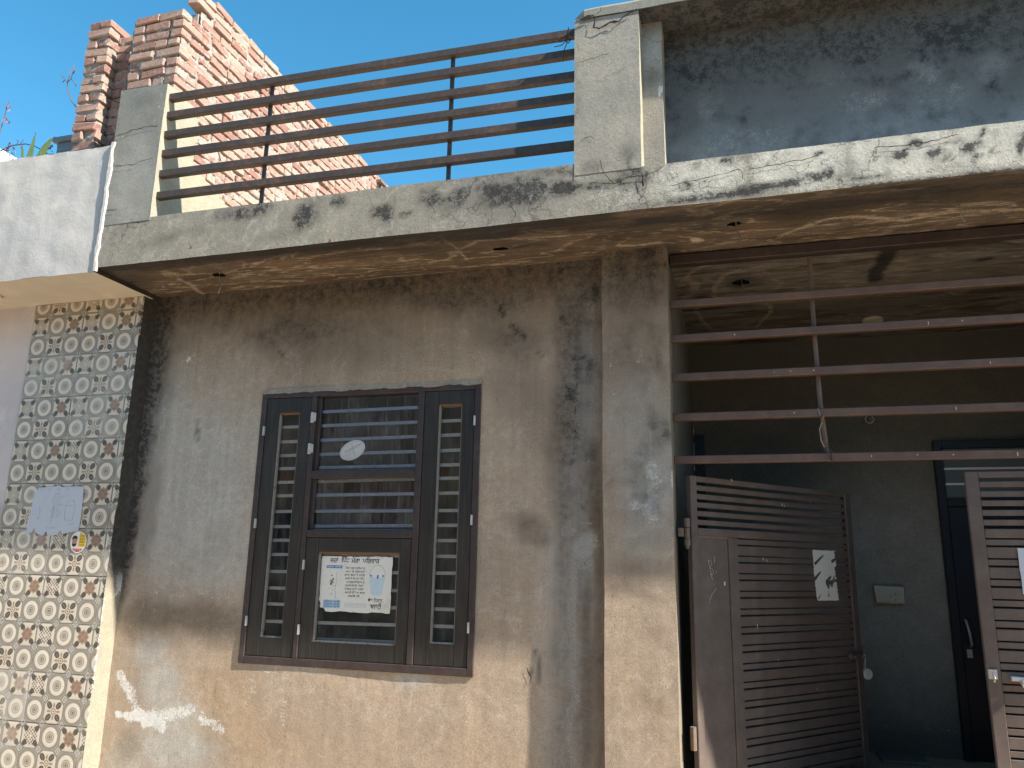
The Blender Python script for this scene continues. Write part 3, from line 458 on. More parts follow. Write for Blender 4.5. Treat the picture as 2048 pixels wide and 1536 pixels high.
def crack(parent, pts, w, axis='y', at=-.544, name='crack'):
    """a jagged open crack: a thin dark wedge let into the plaster"""
    rnd = random.Random(int(abs(pts[0][0]) * 1000)); P = []
    for (x0, z0), (x1, z1) in zip(pts, pts[1:]):
        n = max(2, int(math.hypot(x1 - x0, z1 - z0) / .016))
        for k in range(n):
            t = k / n; P.append((x0 + (x1 - x0) * t + rnd.uniform(-.004, .004), z0 + (z1 - z0) * t + rnd.uniform(-.004, .004)))
    P.append(pts[-1]); top = []; bot = []
    for i, (x, z) in enumerate(P):
        q = P[min(i + 1, len(P) - 1)]; p = P[max(i - 1, 0)]; d = math.hypot(q[0] - p[0], q[1] - p[1]) + 1e-6
        nx, nz_ = -(q[1] - p[1]) / d, (q[0] - p[0]) / d; ww = w * (.35 + .65 * rnd.random()) * (.3 if i in (0, len(P) - 1) else 1) * .5
        top.append((x + nx * ww, z + nz_ * ww)); bot.append((x - nx * ww, z - nz_ * ww))
    n = len(P); m = MB()
    f = (lambda u, v, w_: (u, at + w_, v)) if axis == 'y' else ((lambda u, v, w_: (u, v, at + w_)) if axis == 'z' else (lambda u, v, w_: (at - w_, u, v)))
    vs = [f(u, v, 0) for u, v in top] + [f(u, v, 0) for u, v in bot]
    m.add(vs, [(i, i + 1, n + i + 1, n + i) for i in range(n - 1)])
    return m.build(name, MT['crack'], parent)

def text(name, s, parent, at, h, mat, width=None, bold=0, rot=(math.pi / 2, 0, 0), align='CENTER', ital=0):
    # short i is written before its consonant
    s = re.sub('([\u0A05-\u0A39]\u0A3C?)\u0A3F', '\u0A3F\\1', s)
    cu = bpy.data.curves.new(name, 'FONT'); cu.body = s; cu.size = h * K; cu.align_x = align; cu.align_y = 'CENTER'; cu.offset = bold * K; cu.resolution_u = 2; cu.shear = ital
    to = bpy.data.objects.new(name, cu); COL.objects.link(to)
    dg = bpy.context.evaluated_depsgraph_get(); me = bpy.data.meshes.new_from_object(to.evaluated_get(dg))
    bpy.data.objects.remove(to); bpy.data.curves.remove(cu)
    me.name = name; me.materials.clear(); me.materials.append(mat)
    if width and len(me.vertices):
        xs = [v.co.x for v in me.vertices]; k = width * K / max(1e-6, max(xs) - min(xs))
        for v in me.vertices: v.co.x *= k
    o = inst(name, me, parent, at, rot); o['kind'] = 'stuff' if False else 'thing'
    del o['kind']
    return o
# ------------------------------------------------------------------ levels of the house (model units)
S = 3.114; FY = -.538; PY = -.09; BY = 1.85; FLOOR = .40; GZ = 0.02
WX0, WX1, WZ0, WZ1 = -2.655, -1.322, .970, 2.450          # window opening

def ground():
    o = MB().add([(-60, -60, GZ), (60, -60, GZ), (60, 60, GZ), (-60, 60, GZ)], [(0, 1, 2, 3)]).build('street_ground', MT['ground'])
    o['kind'] = 'structure'
ground()

def house():
    H = thing('plastered_house', 'weathered cement plastered house with barred brown window, overhanging slab and open gate porch', 'house', (-.5, 0, GZ))
    W = STAINS
    r2 = .02
    # front wall with its window opening
    def dk(a, b):                                            # mould running down the left corner, soot under the slab
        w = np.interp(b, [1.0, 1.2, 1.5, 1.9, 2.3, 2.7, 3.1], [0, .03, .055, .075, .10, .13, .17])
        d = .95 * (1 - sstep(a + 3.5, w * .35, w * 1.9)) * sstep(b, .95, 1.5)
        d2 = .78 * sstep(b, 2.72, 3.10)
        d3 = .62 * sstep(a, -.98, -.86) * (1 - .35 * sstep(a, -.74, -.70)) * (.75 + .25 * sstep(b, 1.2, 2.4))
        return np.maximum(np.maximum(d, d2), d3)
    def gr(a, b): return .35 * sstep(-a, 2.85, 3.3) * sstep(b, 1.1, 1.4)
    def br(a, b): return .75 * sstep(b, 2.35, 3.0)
    sheet('front_wall', MT['wall'], H, 'xz', lin(-3.5, -.56, r2, WX0, WX1), lin(.02, 3.13, r2, WZ0, WZ1), 0, .0045,
          holes=[(WX0, WX1, WZ0, WZ1)], stains=W['wall'], extra={'D': dk, 'G': gr, 'B': br})
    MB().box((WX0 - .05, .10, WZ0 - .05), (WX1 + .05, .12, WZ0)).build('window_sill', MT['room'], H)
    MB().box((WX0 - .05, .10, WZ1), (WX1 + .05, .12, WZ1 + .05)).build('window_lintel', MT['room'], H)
    # pilaster: front face, right-hand return running in as the porch side wall, left cheek
    px0, px1 = -.645, -.31
    sheet('pilaster', MT['pilaster'], H, 'xz', lin(px0, px1, r2), lin(.02, 3.13, r2), PY, .0045, stains=W['pilaster'],
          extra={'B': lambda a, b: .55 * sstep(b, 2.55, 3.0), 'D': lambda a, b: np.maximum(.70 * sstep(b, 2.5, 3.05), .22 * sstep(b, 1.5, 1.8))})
    sheet('pilaster_cheek', MT['pilaster'], H, 'yz', lin(PY, .03, r2), lin(.02, 3.13, .03), px0, .0045)
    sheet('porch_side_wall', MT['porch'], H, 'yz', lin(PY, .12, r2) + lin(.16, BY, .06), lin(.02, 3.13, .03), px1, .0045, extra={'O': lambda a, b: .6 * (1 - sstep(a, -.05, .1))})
    # slab: soffit sheet (holes where conduit boxes were broken out), fascia, right return
    holes = [(-2.854, -.267, .040, .030), (-1.150, -.257, .043, .022), (.031, -.277, .034, .024), (.056, .541, .048, .040)]
    def cut(u, v): return any(((u - a) / rx) ** 2 + ((v - b) / ry) ** 2 < 1 + .5 * nz(u * 40, v * 40, a) for a, b, rx, ry in holes)
    xs = lin(-3.474, 1.4, .012) + lin(1.43, 5.6, .04); ys = lin(FY, .66, .0125) + lin(.70, BY, .045)
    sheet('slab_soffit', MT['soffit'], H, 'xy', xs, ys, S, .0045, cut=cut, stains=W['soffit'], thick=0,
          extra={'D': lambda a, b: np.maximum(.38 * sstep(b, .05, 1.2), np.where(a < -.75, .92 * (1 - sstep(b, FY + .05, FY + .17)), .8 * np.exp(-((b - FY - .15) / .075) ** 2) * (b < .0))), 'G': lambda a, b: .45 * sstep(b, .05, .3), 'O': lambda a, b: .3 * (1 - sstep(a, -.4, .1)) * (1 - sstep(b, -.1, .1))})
    for a, b, rx, ry in holes:
        q = MB().tube([(a, b, S + .004), (a, b, S + .11)], max(rx, ry) * 1.35, 12, False); q.add([], []); q.f.append(tuple(range(12, 24))); q.build('ceiling_hole_box', MT['crack'], H)  # near-black lining paints in the shade inside each hole
    fas = {'L': lambda a, b: .25 * sstep(a, -1.0, .6) + .3 * sstep(a, -.3, .9), 'B': lambda a, b: .25 * (1 - sstep(a, -2.4, -.8)) * .6}
    sheet('slab_fascia', MT['fascia'], H, 'xz', lin(-3.474, -.697, r2), lin(S, 3.388, r2), FY, .0045, stains=W['fascia'], extra=fas)
    sheet('slab_fascia', MT['fascia'], H, 'xz', lin(-.697, 5.6, r2), lin(S, 3.331, r2), FY, .0045, stains=W['fascia'], extra=fas)
    sheet('slab_end', MT['fascia'], H, 'yz', lin(FY, .1, .03), lin(S, 3.331, .03), 5.6, .0045)
    sheet('curb_top', MT['fascia'], H, 'xy', lin(-3.474, -.697, .03), lin(FY, -.40, .03), 3.388, .0045)
    sheet('curb_top', MT['fascia'], H, 'xy', lin(-.697, 5.6, .04), lin(FY, -.28, .04), 3.331, .0045)
    MB().box((-3.46, -.40, S + .06), (5.58, 4.2, 3.30)).build('roof_slab', MT['ground'], H)
    MB().box((-3.14, -.402, 3.29), (-.70, -.392, 3.386)).build('curb_back', MT['post'], H)
    # left parapet post and the plaster carried back over the brickwork
    MT_p = MT['post']
    sheet('parapet_post', MT_p, H, 'xz', lin(-3.475, -3.145, r2), lin(3.37, 4.243, r2), FY - .002, .005,
          stains=[('L', -3.44, 3.93, .04, .03, .4), ('D', -3.30, 4.15, .08, .05, .22), ('D', -3.25, 3.55, .06, .12, .15), ('G', -3.3, 3.6, .15, .3, .4), ('L', [(-3.18, 4.2), (-3.2, 4.0)], .008, .3)])
    sheet('parapet_post', MT['reveal'], H, 'yz', lin(FY - .002, -.40, .015), lin(3.37, 4.243, r2), -3.145, .005)
    sheet('parapet_post', MT_p, H, 'yz', lin(FY - .002, -.40, .02), lin(3.37, 4.243, .03), -3.475, .005)
    sheet('parapet_post', MT_p, H, 'xy', lin(-3.475, -3.145, r2), lin(FY - .002, -.40, .02), 4.243, .005)
    def pc(u, v):
        lim = -.245 + .05 * nz(v * 6, 1, 2) + .03 * nz(v * 25, 5, 2) + .62 * (1 - float(sstep(np.array(v), 3.66, 3.90)))
        return u > lim
    sheet('plaster_patch', MT['reveal'], H, 'yz', lin(-.41, .55, .015), lin(3.30, 4.235, .015), -3.149, .006, cut=pc, thick=-.05)
    for p, w in (([(-3.473, 3.933), (-3.40, 3.945), (-3.363, 3.959), (-3.25, 3.968), (-3.166, 3.962)], .006),
                 ([(-3.462, 3.742), (-3.299, 3.73), (-3.22, 3.752), (-3.169, 3.751)], .005), ([(-3.473, 3.457), (-3.378, 3.456)], .006),
                 ([(-3.27, 3.391), (-3.255, 3.366), (-3.235, 3.362), (-3.225, 3.357), (-3.166, 3.358)], .006)):
        crack(H, p, w, at=FY - .0075)
    # right parapet: pillar, stepped reveal, set-back panel, coping
    sheet('parapet_pillar', MT['pillar'], H, 'xz', lin(-.697, -.377, r2), lin(3.325, 4.185, r2), FY - .002, .005,
          stains=[('D', -.44, 3.42, .05, .05, .45), ('D', -.60, 3.37, .08, .03, .4), ('D', -.685, 3.75, .01, .2, .35), ('L', -.6, 3.5, .05, .05, .2), ('D', -.47, 3.86, .03, .01, .3), ('D', -.6, 4.15, .05, .02, .2), ('D', -.5, 3.72, .10, .05, .14), ('D', -.44, 3.35, .01, .05, .8)])
    sheet('parapet_pillar', MT['pillar'], H, 'yz', lin(FY - .002, -.30, .03), lin(3.30, 4.185, .03), -.697, .005)
    sheet('parapet_reveal', MT['reveal'], H, 'yz', lin(FY - .002, -.434, .015), lin(3.325, 4.185, r2), -.377, .005)
    sheet('parapet_strip', MT['pillar'], H, 'xz', lin(-.377, -.277, .0167), lin(3.325, 4.185, r2), -.434, .004, stains=[('D', -.33, 3.86, .05, .06, .45), ('G', -.32, 4.0, .06, .2, .6), ('L', -.285, 3.80, .012, .05, .8), ('D', -.32, 4.15, .06, .05, .3)])
    sheet('parapet_reveal', MT['reveal'], H, 'yz', lin(-.434, -.30, .0168), lin(3.325, 4.185, r2), -.277, .004)
    sheet('parapet_panel', MT['panel'], H, 'xz', lin(-.277, 5.6, .024), lin(3.325, 4.185, .024), -.30, .005, stains=W['panel'],
          extra={'D': lambda a, b: .62 * sstep(b, 3.50, 4.0) + .12, 'G': lambda a, b: .7 * (1 - sstep(b, 3.4, 3.75))})
    MB().box((-.69, -.29, 3.3), (5.58, -.20, 4.177)).build('parapet_core', MT['post'], H)
    cz0, cz1, cy = 4.180, 4.248, FY - .010
    m = MB()                                                 # coping with its broken-off left corner
    n = 260; X = [-.697 + (5.6 + .697) * (i / n) for i in range(n + 1)]
    prof = lambda x, i: [(cy, cz0), (cy, cz0 + .045), (cy + .012, cz1 - .006), (cy + .04, cz1), (-.17, cz1 + .004), (-.17, cz0)]
    vs = []
    for i, x in enumerate(X):
        ch = max(0, 1 - (x + .697) / .05) if i < 6 else 0
        for j, (y, z) in enumerate(prof(x, i)):
            q = warp((x, y, z), .007); q.z -= ch * .030 * (z > cz0 + .03); q.y += ch * .02 * (y < -.4)
            vs.append(q)
    fs = [(i * 6 + j, i * 6 + (j + 1) % 6, (i + 1) * 6 + (j + 1) % 6, (i + 1) * 6 + j) for i in range(n) for j in range(6)] + [tuple(range(6)), tuple(n * 6 + j for j in range(6))]
    m.add(vs, fs); m.build('coping', MT['post'], H)
    sheet('coping_shade_sheet', MT['panel'], H, 'xy', lin(-.69, 5.6, .025), lin(cy + .004, -.295, .025), cz0 - .0035, .003, extra={'D': lambda a, b: .85 + 0 * a})  # extra dark sheet: shade under the coping painted in through the stain channel
    crack(H, [(-.661, 4.168), (-.640, 4.178), (-.600, 4.180), (-.593, 4.150), (-.598, 4.112), (-.575, 4.100), (-.540, 4.118), (-.50, 4.128), (-.468, 4.124), (-.440, 4.150), (-.384, 4.178)], .012, at=FY - .0125)
    crack(H, [(-.660, 4.168), (-.600, 4.182)], .022, at=FY - .0135)
    crack(H, [(-.560, 4.108), (-.520, 4.124), (-.475, 4.121)], .020, at=FY - .0135)
    crack(H, [(-.590, 4.178), (-.560, 4.20), (-.565, 4.235)], .004, at=FY - .017)
    crack(H, [(-.69, 3.93), (-.60, 3.945), (-.52, 3.96)], .003, at=FY - .0075)
    crack(H, [(-.60, 3.50), (-.62, 3.52), (-.66, 3.505)], .004, at=FY - .0075)
    crack(H, [(-.57, 3.40), (-.56, 3.33), (-.53, 3.28), (-.50, 3.25)], .004, at=FY - .0072)
    crack(H, [(-.62, 3.275), (-.5, 3.262), (-.42, 3.285), (-.36, 3.28), (-.30, 3.30), (-.27, 3.325)], .005, at=FY - .0072)
    crack(H, [(-.377, 3.30), (-.374, 3.25), (-.372, 3.22)], .009, at=FY - .0072)
    crack(H, [(-.25, 3.215), (-.05, 3.238), (.06, 3.256), (.07, 3.23), (.066, 3.20)], .004, at=FY - .0072)
    crack(H, [(.10, 3.25), (.30, 3.265), (.38, 3.275), (.40, 3.29)], .004, at=FY - .0072)
    crack(H, [(.62, 3.285), (.80, 3.28), (.95, 3.30)], .005, at=FY - .0072)
    crack(H, [(-.72, 2.99), (-.69, 2.96)], .006, at=-.006)
    crack(H, [(-1.04, 1.02), (-1.02, .97), (-1.025, .94)], .007, at=-.006)
    # porch: back wall, right wall and pilaster, floor, inner room box
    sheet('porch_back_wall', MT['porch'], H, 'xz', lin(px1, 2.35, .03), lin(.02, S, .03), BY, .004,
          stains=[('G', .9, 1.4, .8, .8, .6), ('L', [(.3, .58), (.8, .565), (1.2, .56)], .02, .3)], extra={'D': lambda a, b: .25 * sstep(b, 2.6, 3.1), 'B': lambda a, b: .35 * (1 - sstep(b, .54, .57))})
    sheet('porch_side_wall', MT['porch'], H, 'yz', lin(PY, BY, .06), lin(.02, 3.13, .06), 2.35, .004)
    sheet('pilaster', MT['pilaster'], H, 'xz', lin(2.35, 5.6, .05), lin(.02, 3.13, .04), PY, .004)
    MB().box((-.62, -.05, GZ + .001), (2.36, BY + .02, FLOOR)).build('porch_floor', MT['ground'], H)
    MB().box((.74, BY - .28, FLOOR + .001), (1.0, BY - .02, FLOOR + .02)).build('pale_floor_slab', MT['post'], H, .004)
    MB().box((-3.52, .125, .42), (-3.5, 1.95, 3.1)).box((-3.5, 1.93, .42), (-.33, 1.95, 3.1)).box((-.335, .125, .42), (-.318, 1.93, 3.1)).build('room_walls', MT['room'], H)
    MB().box((2.38, -.08, GZ), (5.6, BY, 3.1)).build('side_block', MT['post'], H)
    MB().box((-.305, BY - .05, FLOOR), (-.235, BY - .004, 2.44)).build('door_post', MT['dark_door'], H, .003)
    # entrance door at the back of the porch
    d = MB().box((1.235, BY - .05, FLOOR), (1.285, BY - .003, 2.36)).box((2.20, BY - .05, FLOOR), (2.25, BY - .003, 2.36)).box((1.285, BY - .05, 2.31), (2.20, BY - .003, 2.36)).box((1.285, BY - .05, 1.93), (2.20, BY - .003, 1.985)).build('door', MT['dark_door'], H, .003)
    MB().box((1.288, BY - .035, FLOOR + .01), (2.197, BY - .004, 1.928)).build('door_leaf', MT['dark_door'], d, .002)
    for z0, z1 in ((.55, 1.05), (1.10, 1.80)):
        mm = MB()
        for a, b in (((1.40, z0), (2.08, z0 + .02)), ((1.40, z1), (2.08, z1 + .02)), ((1.40, z0 + .02), (1.42, z1)), ((2.06, z0 + .02), (2.08, z1))): mm.box((a[0], BY - .042, a[1]), (b[0], BY - .0352, b[1]))
        mm.build('door_moulding', MT['dark_door'], d)
    MB().box((1.286, BY - .025, 1.986), (2.199, BY - .015, 2.309)).build('door_pane', MT['pot'], d)
    for z in (2.07, 2.17, 2.26): MB().box((1.286, BY - .034, z), (2.199, BY - .0255, z + .014)).build('door_bar', MT['bar'], d)
    MB().tube([(1.315, BY - .036, 1.23), (1.315, BY - .075, 1.22), (1.325, BY - .082, 1.15), (1.33, BY - .075, 1.08), (1.33, BY - .036, 1.07)], .009, 6).build('handle', MT['steel'], d, smooth=True)
    MB().box((1.308, BY - .04, 1.0), (1.338, BY - .0352, 1.05)).build('lock_plate', MT['steel'], d)
    return H
HOUSE = house()

def window(H):
    F = MB(); y0, y1 = -.010, .085; fx0, fx1, fz0, fz1 = -2.664, -1.316, .960, 2.456; t = .034
    F.box((fx0, y0, fz0), (fx0 + t, y1, fz1)).box((fx1 - t, y0, fz0), (fx1, y1, fz1)).box((fx0 + t, y0, fz0), (fx1 - t, y1, fz0 + .040)).box((fx0 + t, y0, fz1 - .030), (fx1 - t, y1, fz1))
    F.box((-2.336, y0 + .001, 1.0), (-2.306, y1, 2.426)).box((-1.678, y0 + .001, 1.0), (-1.642, y1, 2.426))
    F.box((-2.306, y0 + .002, 1.955), (-1.678, y1, 2.000)).box((-2.306, y0 + .002, 1.634), (-1.678, y1, 1.674))
    Wn = F.build('window', MT['frame'], H, .003)
    # ragged plaster lip lapping on to the frame
    rnd = random.Random(17)
    def lip(p, q, out, nm='plaster_lip'):
        n = int(math.hypot(q[0] - p[0], q[1] - p[1]) / .012); A = []; B = []
        for i in range(n + 1):
            t_ = i / n; x = p[0] + (q[0] - p[0]) * t_; z = p[1] + (q[1] - p[1]) * t_; e = .004 + .008 * nz(x * 9, z * 9, 4) + .005 * nz(x * 40, z * 40, 2) + rnd.uniform(-.002, .002)
            A.append((x + out[0] * .030, -.001, z + out[1] * .030)); B.append((x - out[0] * e, -.0135, z - out[1] * e))
        C = [(b[0], .004, b[2]) for b in B]; n += 1
        m = MB(); m.add(A + B + C, [f for i in range(n - 1) for f in ((i, i + 1, n + i + 1, n + i), (n + i, n + i + 1, 2 * n + i + 1, 2 * n + i))])
        m.build(nm, MT['wall'], H)
    lip((fx0 - .004, fz1), (fx1 + .004, fz1), (0, 1))
    def shutter(x0, x1, z0, z1, g, nm='shutter'):
        gx0, gx1, gz0, gz1 = g; m = MB(); a, b = -.004, .030; e = .0025
        x0 += e; x1 -= e; z0 += e; z1 -= e
        m.box((x0, a, z0), (gx0, b, z1)).box((gx1, a, z0), (x1, b, z1)).box((gx0 + .0005, a + .0006, gz1), (gx1 - .0005, b, z1)).box((gx0 + .0005, a + .0006, z0), (gx1 - .0005, b, gz0))
        m.build(nm, MT['wood'], Wn, .0018)
        w = .011
        for (p, q, mt) in (((gx0, gz0), (gx0 + w, gz1 - w), 'bead'), ((gx1 - w * .55, gz0), (gx1, gz1 - w), 'bead'), ((gx0 + w, gz0), (gx1 - w * .55, gz0 + w), 'bead'), ((gx0, gz1 - w), (gx1, gz1), 'bead_top')):
            MB().box((p[0], .002 + .0006 * (mt == 'bead_top'), p[1]), (q[0], .0235, q[1])).build('glazing_bead', MT[mt], Wn, .002)
        MB().box((gx0 + .002, .020, gz0 + .002), (gx1 - .002, .0215, gz1 - .002)).build('glass_pane', MT['shutter_glass'], Wn)
    shutter(-2.630, -2.336, 1.0, 2.426, (-2.547, -2.410, 1.096, 2.340))
    shutter(-2.306, -1.678, 1.0, 1.634, (-2.228, -1.746, 1.086, 1.560))
    shutter(-1.642, -1.350, 1.0, 2.426, (-1.559, -1.423, 1.106, 2.353))
    # the two fixed central lights sit straight in the frame
    for z0, z1 in ((2.0, 2.426), (1.674, 1.955)):
        MB().box((-2.305, .030, z0 + .001), (-1.679, .032, z1 - .001)).build('glass_pane', MT['dusty_glass'], Wn)
        MB().box((-2.306, .012, z0), (-2.284, .0295, z1)).build('glazing_bead', MT['frame'], Wn, .002)
        MB().box((-2.284, .018, z0), (-1.678, .0295, z0 + .006)).build('glazing_bead', MT['bead'], Wn, .001)
    zs = [2.345, 2.263, 2.181, 2.099, 2.022, 1.947, 1.869, 1.779, 1.698, 1.621, 1.541, 1.452, 1.361, 1.274, 1.186, 1.10]
    me = MB().box((-.668, -.006, -.0085), (.668, .006, .0085)).mesh('bar', MT['bar'], .001)
    for i, z in enumerate(zs): inst('bar', me, Wn, (-1.99, .041, z), (0, -.008 + .004 * math.sin(i * 2.1), 0))
    me = MB().box((-.006, -.007, -.026), (.006, 0, .026)).tube([(0, -.009, -.026), (0, -.009, .026)], .0045, 6).mesh('hinge', MT['steel'], .0)
    for x, z in ((-2.634, 2.234), (-2.634, 1.707), (-2.634, 1.181), (-2.308, 1.486), (-2.308, 1.148), (-1.347, 2.253), (-1.347, 1.729), (-1.347, 1.194)): inst('hinge', me, Wn, (x, -.0045, z))
    me = MB().box((-.010, -.006, -.030), (.010, 0, .030)).box((.010, -.004, -.022), (.022, 0, .026)).tube([(0, -.008, -.03), (0, -.008, .03)], .006, 6).mesh('hinge', MT['steel'], .001)
    for x, z in ((-2.322, 2.302), (-2.325, 2.123)): inst('hinge', me, Wn, (x, -.0095, z))
    return Wn
WINDOW = window(HOUSE)

def opposite():  # unseen house, put in to hold back low sky and darken glass reflections
    O = thing('added_opposite_house', 'plain buff rendered house added unseen across the street to cut low sky light', 'house', (0, -8.2, GZ))
    W = MB().box((-13, -12.5, GZ), (12, -8.4, 4.4)).box((-13, -8.4, 3.05), (12, -7.9, 3.2)).box((-13, -8.1, 3.2), (12, -7.95, 3.9)).build('wall', MT['opp'], O)
    for x in (-8, -4.5, 1.2, 5.5):
        f = MB().box((x, -8.42, 1.1), (x + 1.3, -8.37, 2.4)).build('window', MT['frame'], O)
        MB().box((x + .08, -8.369, 1.18), (x + 1.22, -8.362, 2.32)).build('pane', MT['dark_door'], O)
    MB().box((-1.6, -8.42, GZ), (-.4, -8.36, 2.3)).build('door', MT['dark_door'], O)
opposite()

# ------------------------------------------------------------------ next-door house
def neighbour():
    N = thing('neighbour_house', 'whitewashed house next door with a patterned tile wall under its pale parapet', 'house', (-4.2, 0, GZ))
    z0, z1 = 3.088, 3.89
    x1 = -3.478
    sheet('parapet_wall', MT['neigh'], N, 'xz', lin(-8.0, -5.0, .1) + lin(-4.96, x1, .025), lin(z0, z1, .025), FY - .004, .013,
          stains=[('G', -3.9, 3.7, .3, .2, .12), ('D', -3.49, 3.45, .01, .15, .15)])
    sheet('parapet_top', MT['neigh'], N, 'xy', lin(-8.0, x1, .06), lin(FY - .004, -.36, .03), z1, .013)
    sheet('parapet_back', MT['neigh'], N, 'xz', lin(-8.0, x1, .08), lin(3.2, z1, .08), -.36, .013)
    sheet('soffit', MT['cream'], N, 'xy', lin(-8.0, x1 + .002, .04), lin(FY - .004, -.06, .03), z0, .004)
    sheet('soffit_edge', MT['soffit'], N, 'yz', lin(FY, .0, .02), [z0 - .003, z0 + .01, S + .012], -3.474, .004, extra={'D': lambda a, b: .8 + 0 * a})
    m = MB(); rnd = random.Random(3); P = []            # ragged white joint line between the two parapets
    zz = np.linspace(z0, z1 + .01, 34)
    L = [(x1 - .006 + .008 * nz(0, z * 7, 1) + rnd.uniform(-.004, .004), z) for z in zz]; R = [(x1 + .010 + .012 * nz(0, z * 9, 5) + rnd.uniform(-.004, .004), z) for z in zz]
    n = len(zz); m.add([(x, FY - .011, z) for x, z in L] + [(x, FY - .010, z) for x, z in R] + [(x - .004, FY + .004, z) for x, z in L] + [(x + .004, FY + .004, z) for x, z in R],
          [f for i in range(n - 1) for f in ((i, n + i, n + i + 1, i + 1), (2 * n + i, i, i + 1, 2 * n + i + 1), (n + i, 3 * n + i, 3 * n + i + 1, n + i + 1))])
    m.build('joint_filler', MT['neigh'], N)
    sheet('front_wall', MT['pink'], N, 'xz', lin(-8.0, -4.338, .05), lin(GZ, z0 + .01, .05), -.113, .004)
    MB().box((-4.42, -.10, GZ), (-3.502, -.055, z0 + .005)).build('wall_core', MT['mortar'], N)
    MB().box((-8.0, -.10, GZ), (-4.43, .1, z0 + .3)).build('wall_core', MT['mortar'], N)
    MB().box((-7.95, -.52, z0 + .05), (-3.49, 3.5, z0 + .16)).build('roof_slab', MT['mortar'], N)
    # right-hand return of the tiled wall
    def dd(a, b): return 1.0 * sstep(b, 1.28, 1.50)
    sheet('wall_return', MT['reveal'], N, 'yz', lin(-.1215, .01, .012), lin(.02, 3.10, .02), -3.4985, .0045, extra={'D': dd},
          stains=[('L', -.03, 1.9, .03, .25, .55), ('L', -.05, 1.6, .02, .15, .5), ('L', -.02, 1.36, .03, .10, .7), ('L', -.07, 2.3, .02, .12, .35)])
    MB().box((-4.445, -.15, GZ), (-4.385, -.10, 1.80)).box((-5.40, -.15, GZ), (-5.34, -.10, 1.80)).box((-5.34, -.15, 1.74), (-4.445, -.10, 1.80)).build('door_frame', MT['dark_door'], N, .004)
    MB().box((-5.338, -.125, GZ), (-4.447, -.105, 1.738)).build('door', MT['wood'], N, .003)
    MB().tube([(-4.44, -.35, z0 - .001), (-4.44, -.35, z0 - .012)], .055, 14).build('ceiling_lamp_cap', MT['cream'], N)
    MB().box((-4.80, FY - .07, 3.60), (-4.612, FY - .02, 3.80)).build('white_board', MT['white'], N, .004)  # small white board, made up for a bright patch of unknown origin
    # printed wall tiles, each a piece of its own
    tw, th = .401, .268; gap = .0016
    def tile_mesh(u0, u1, v0, v1):
        w, h = (u1 - u0) / 3 * tw, (v1 - v0) / 2 * th
        me = MB().box((gap / 2, 0, gap / 2), (w - gap / 2, .010, h - gap / 2)).mesh('tile', MT['tile'], .0012)
        uv = me.uv_layers.new(name='UVMap')
        for lp in me.loops:
            c = me.vertices[lp.vertex_index].co / K; uv.data[lp.index].uv = (u0 + c.x / w * (u1 - u0), v0 + c.z / h * (v1 - v0))
        return me
    cols = ((-4.343, 0, 3), (-3.942, 0, 3), (-3.541, 0, .318))
    zt = z0 - .001
    for ci, (x, u0, u1) in enumerate(cols):
        full = tile_mesh(u0, u1, 0, 2)
        for k in range(-6, 8):
            z = 1.398 + k * th
            if z + th <= .0: continue
            if z < zt - .02 and z + th > zt:
                v = (zt - z) / th * 2; o = 1 if ci == 1 else 0
                me = tile_mesh(u0, u1, o, o + v)
            elif z + th <= zt: me = full
            else: continue
            inst('tile', me, N, (x, -.122 + .0006 * ((k * 7 + ci * 3) % 3), z), (.002 * math.sin(k * 3.1 + ci), 0, 0))
    return N
NEIGH = neighbour()
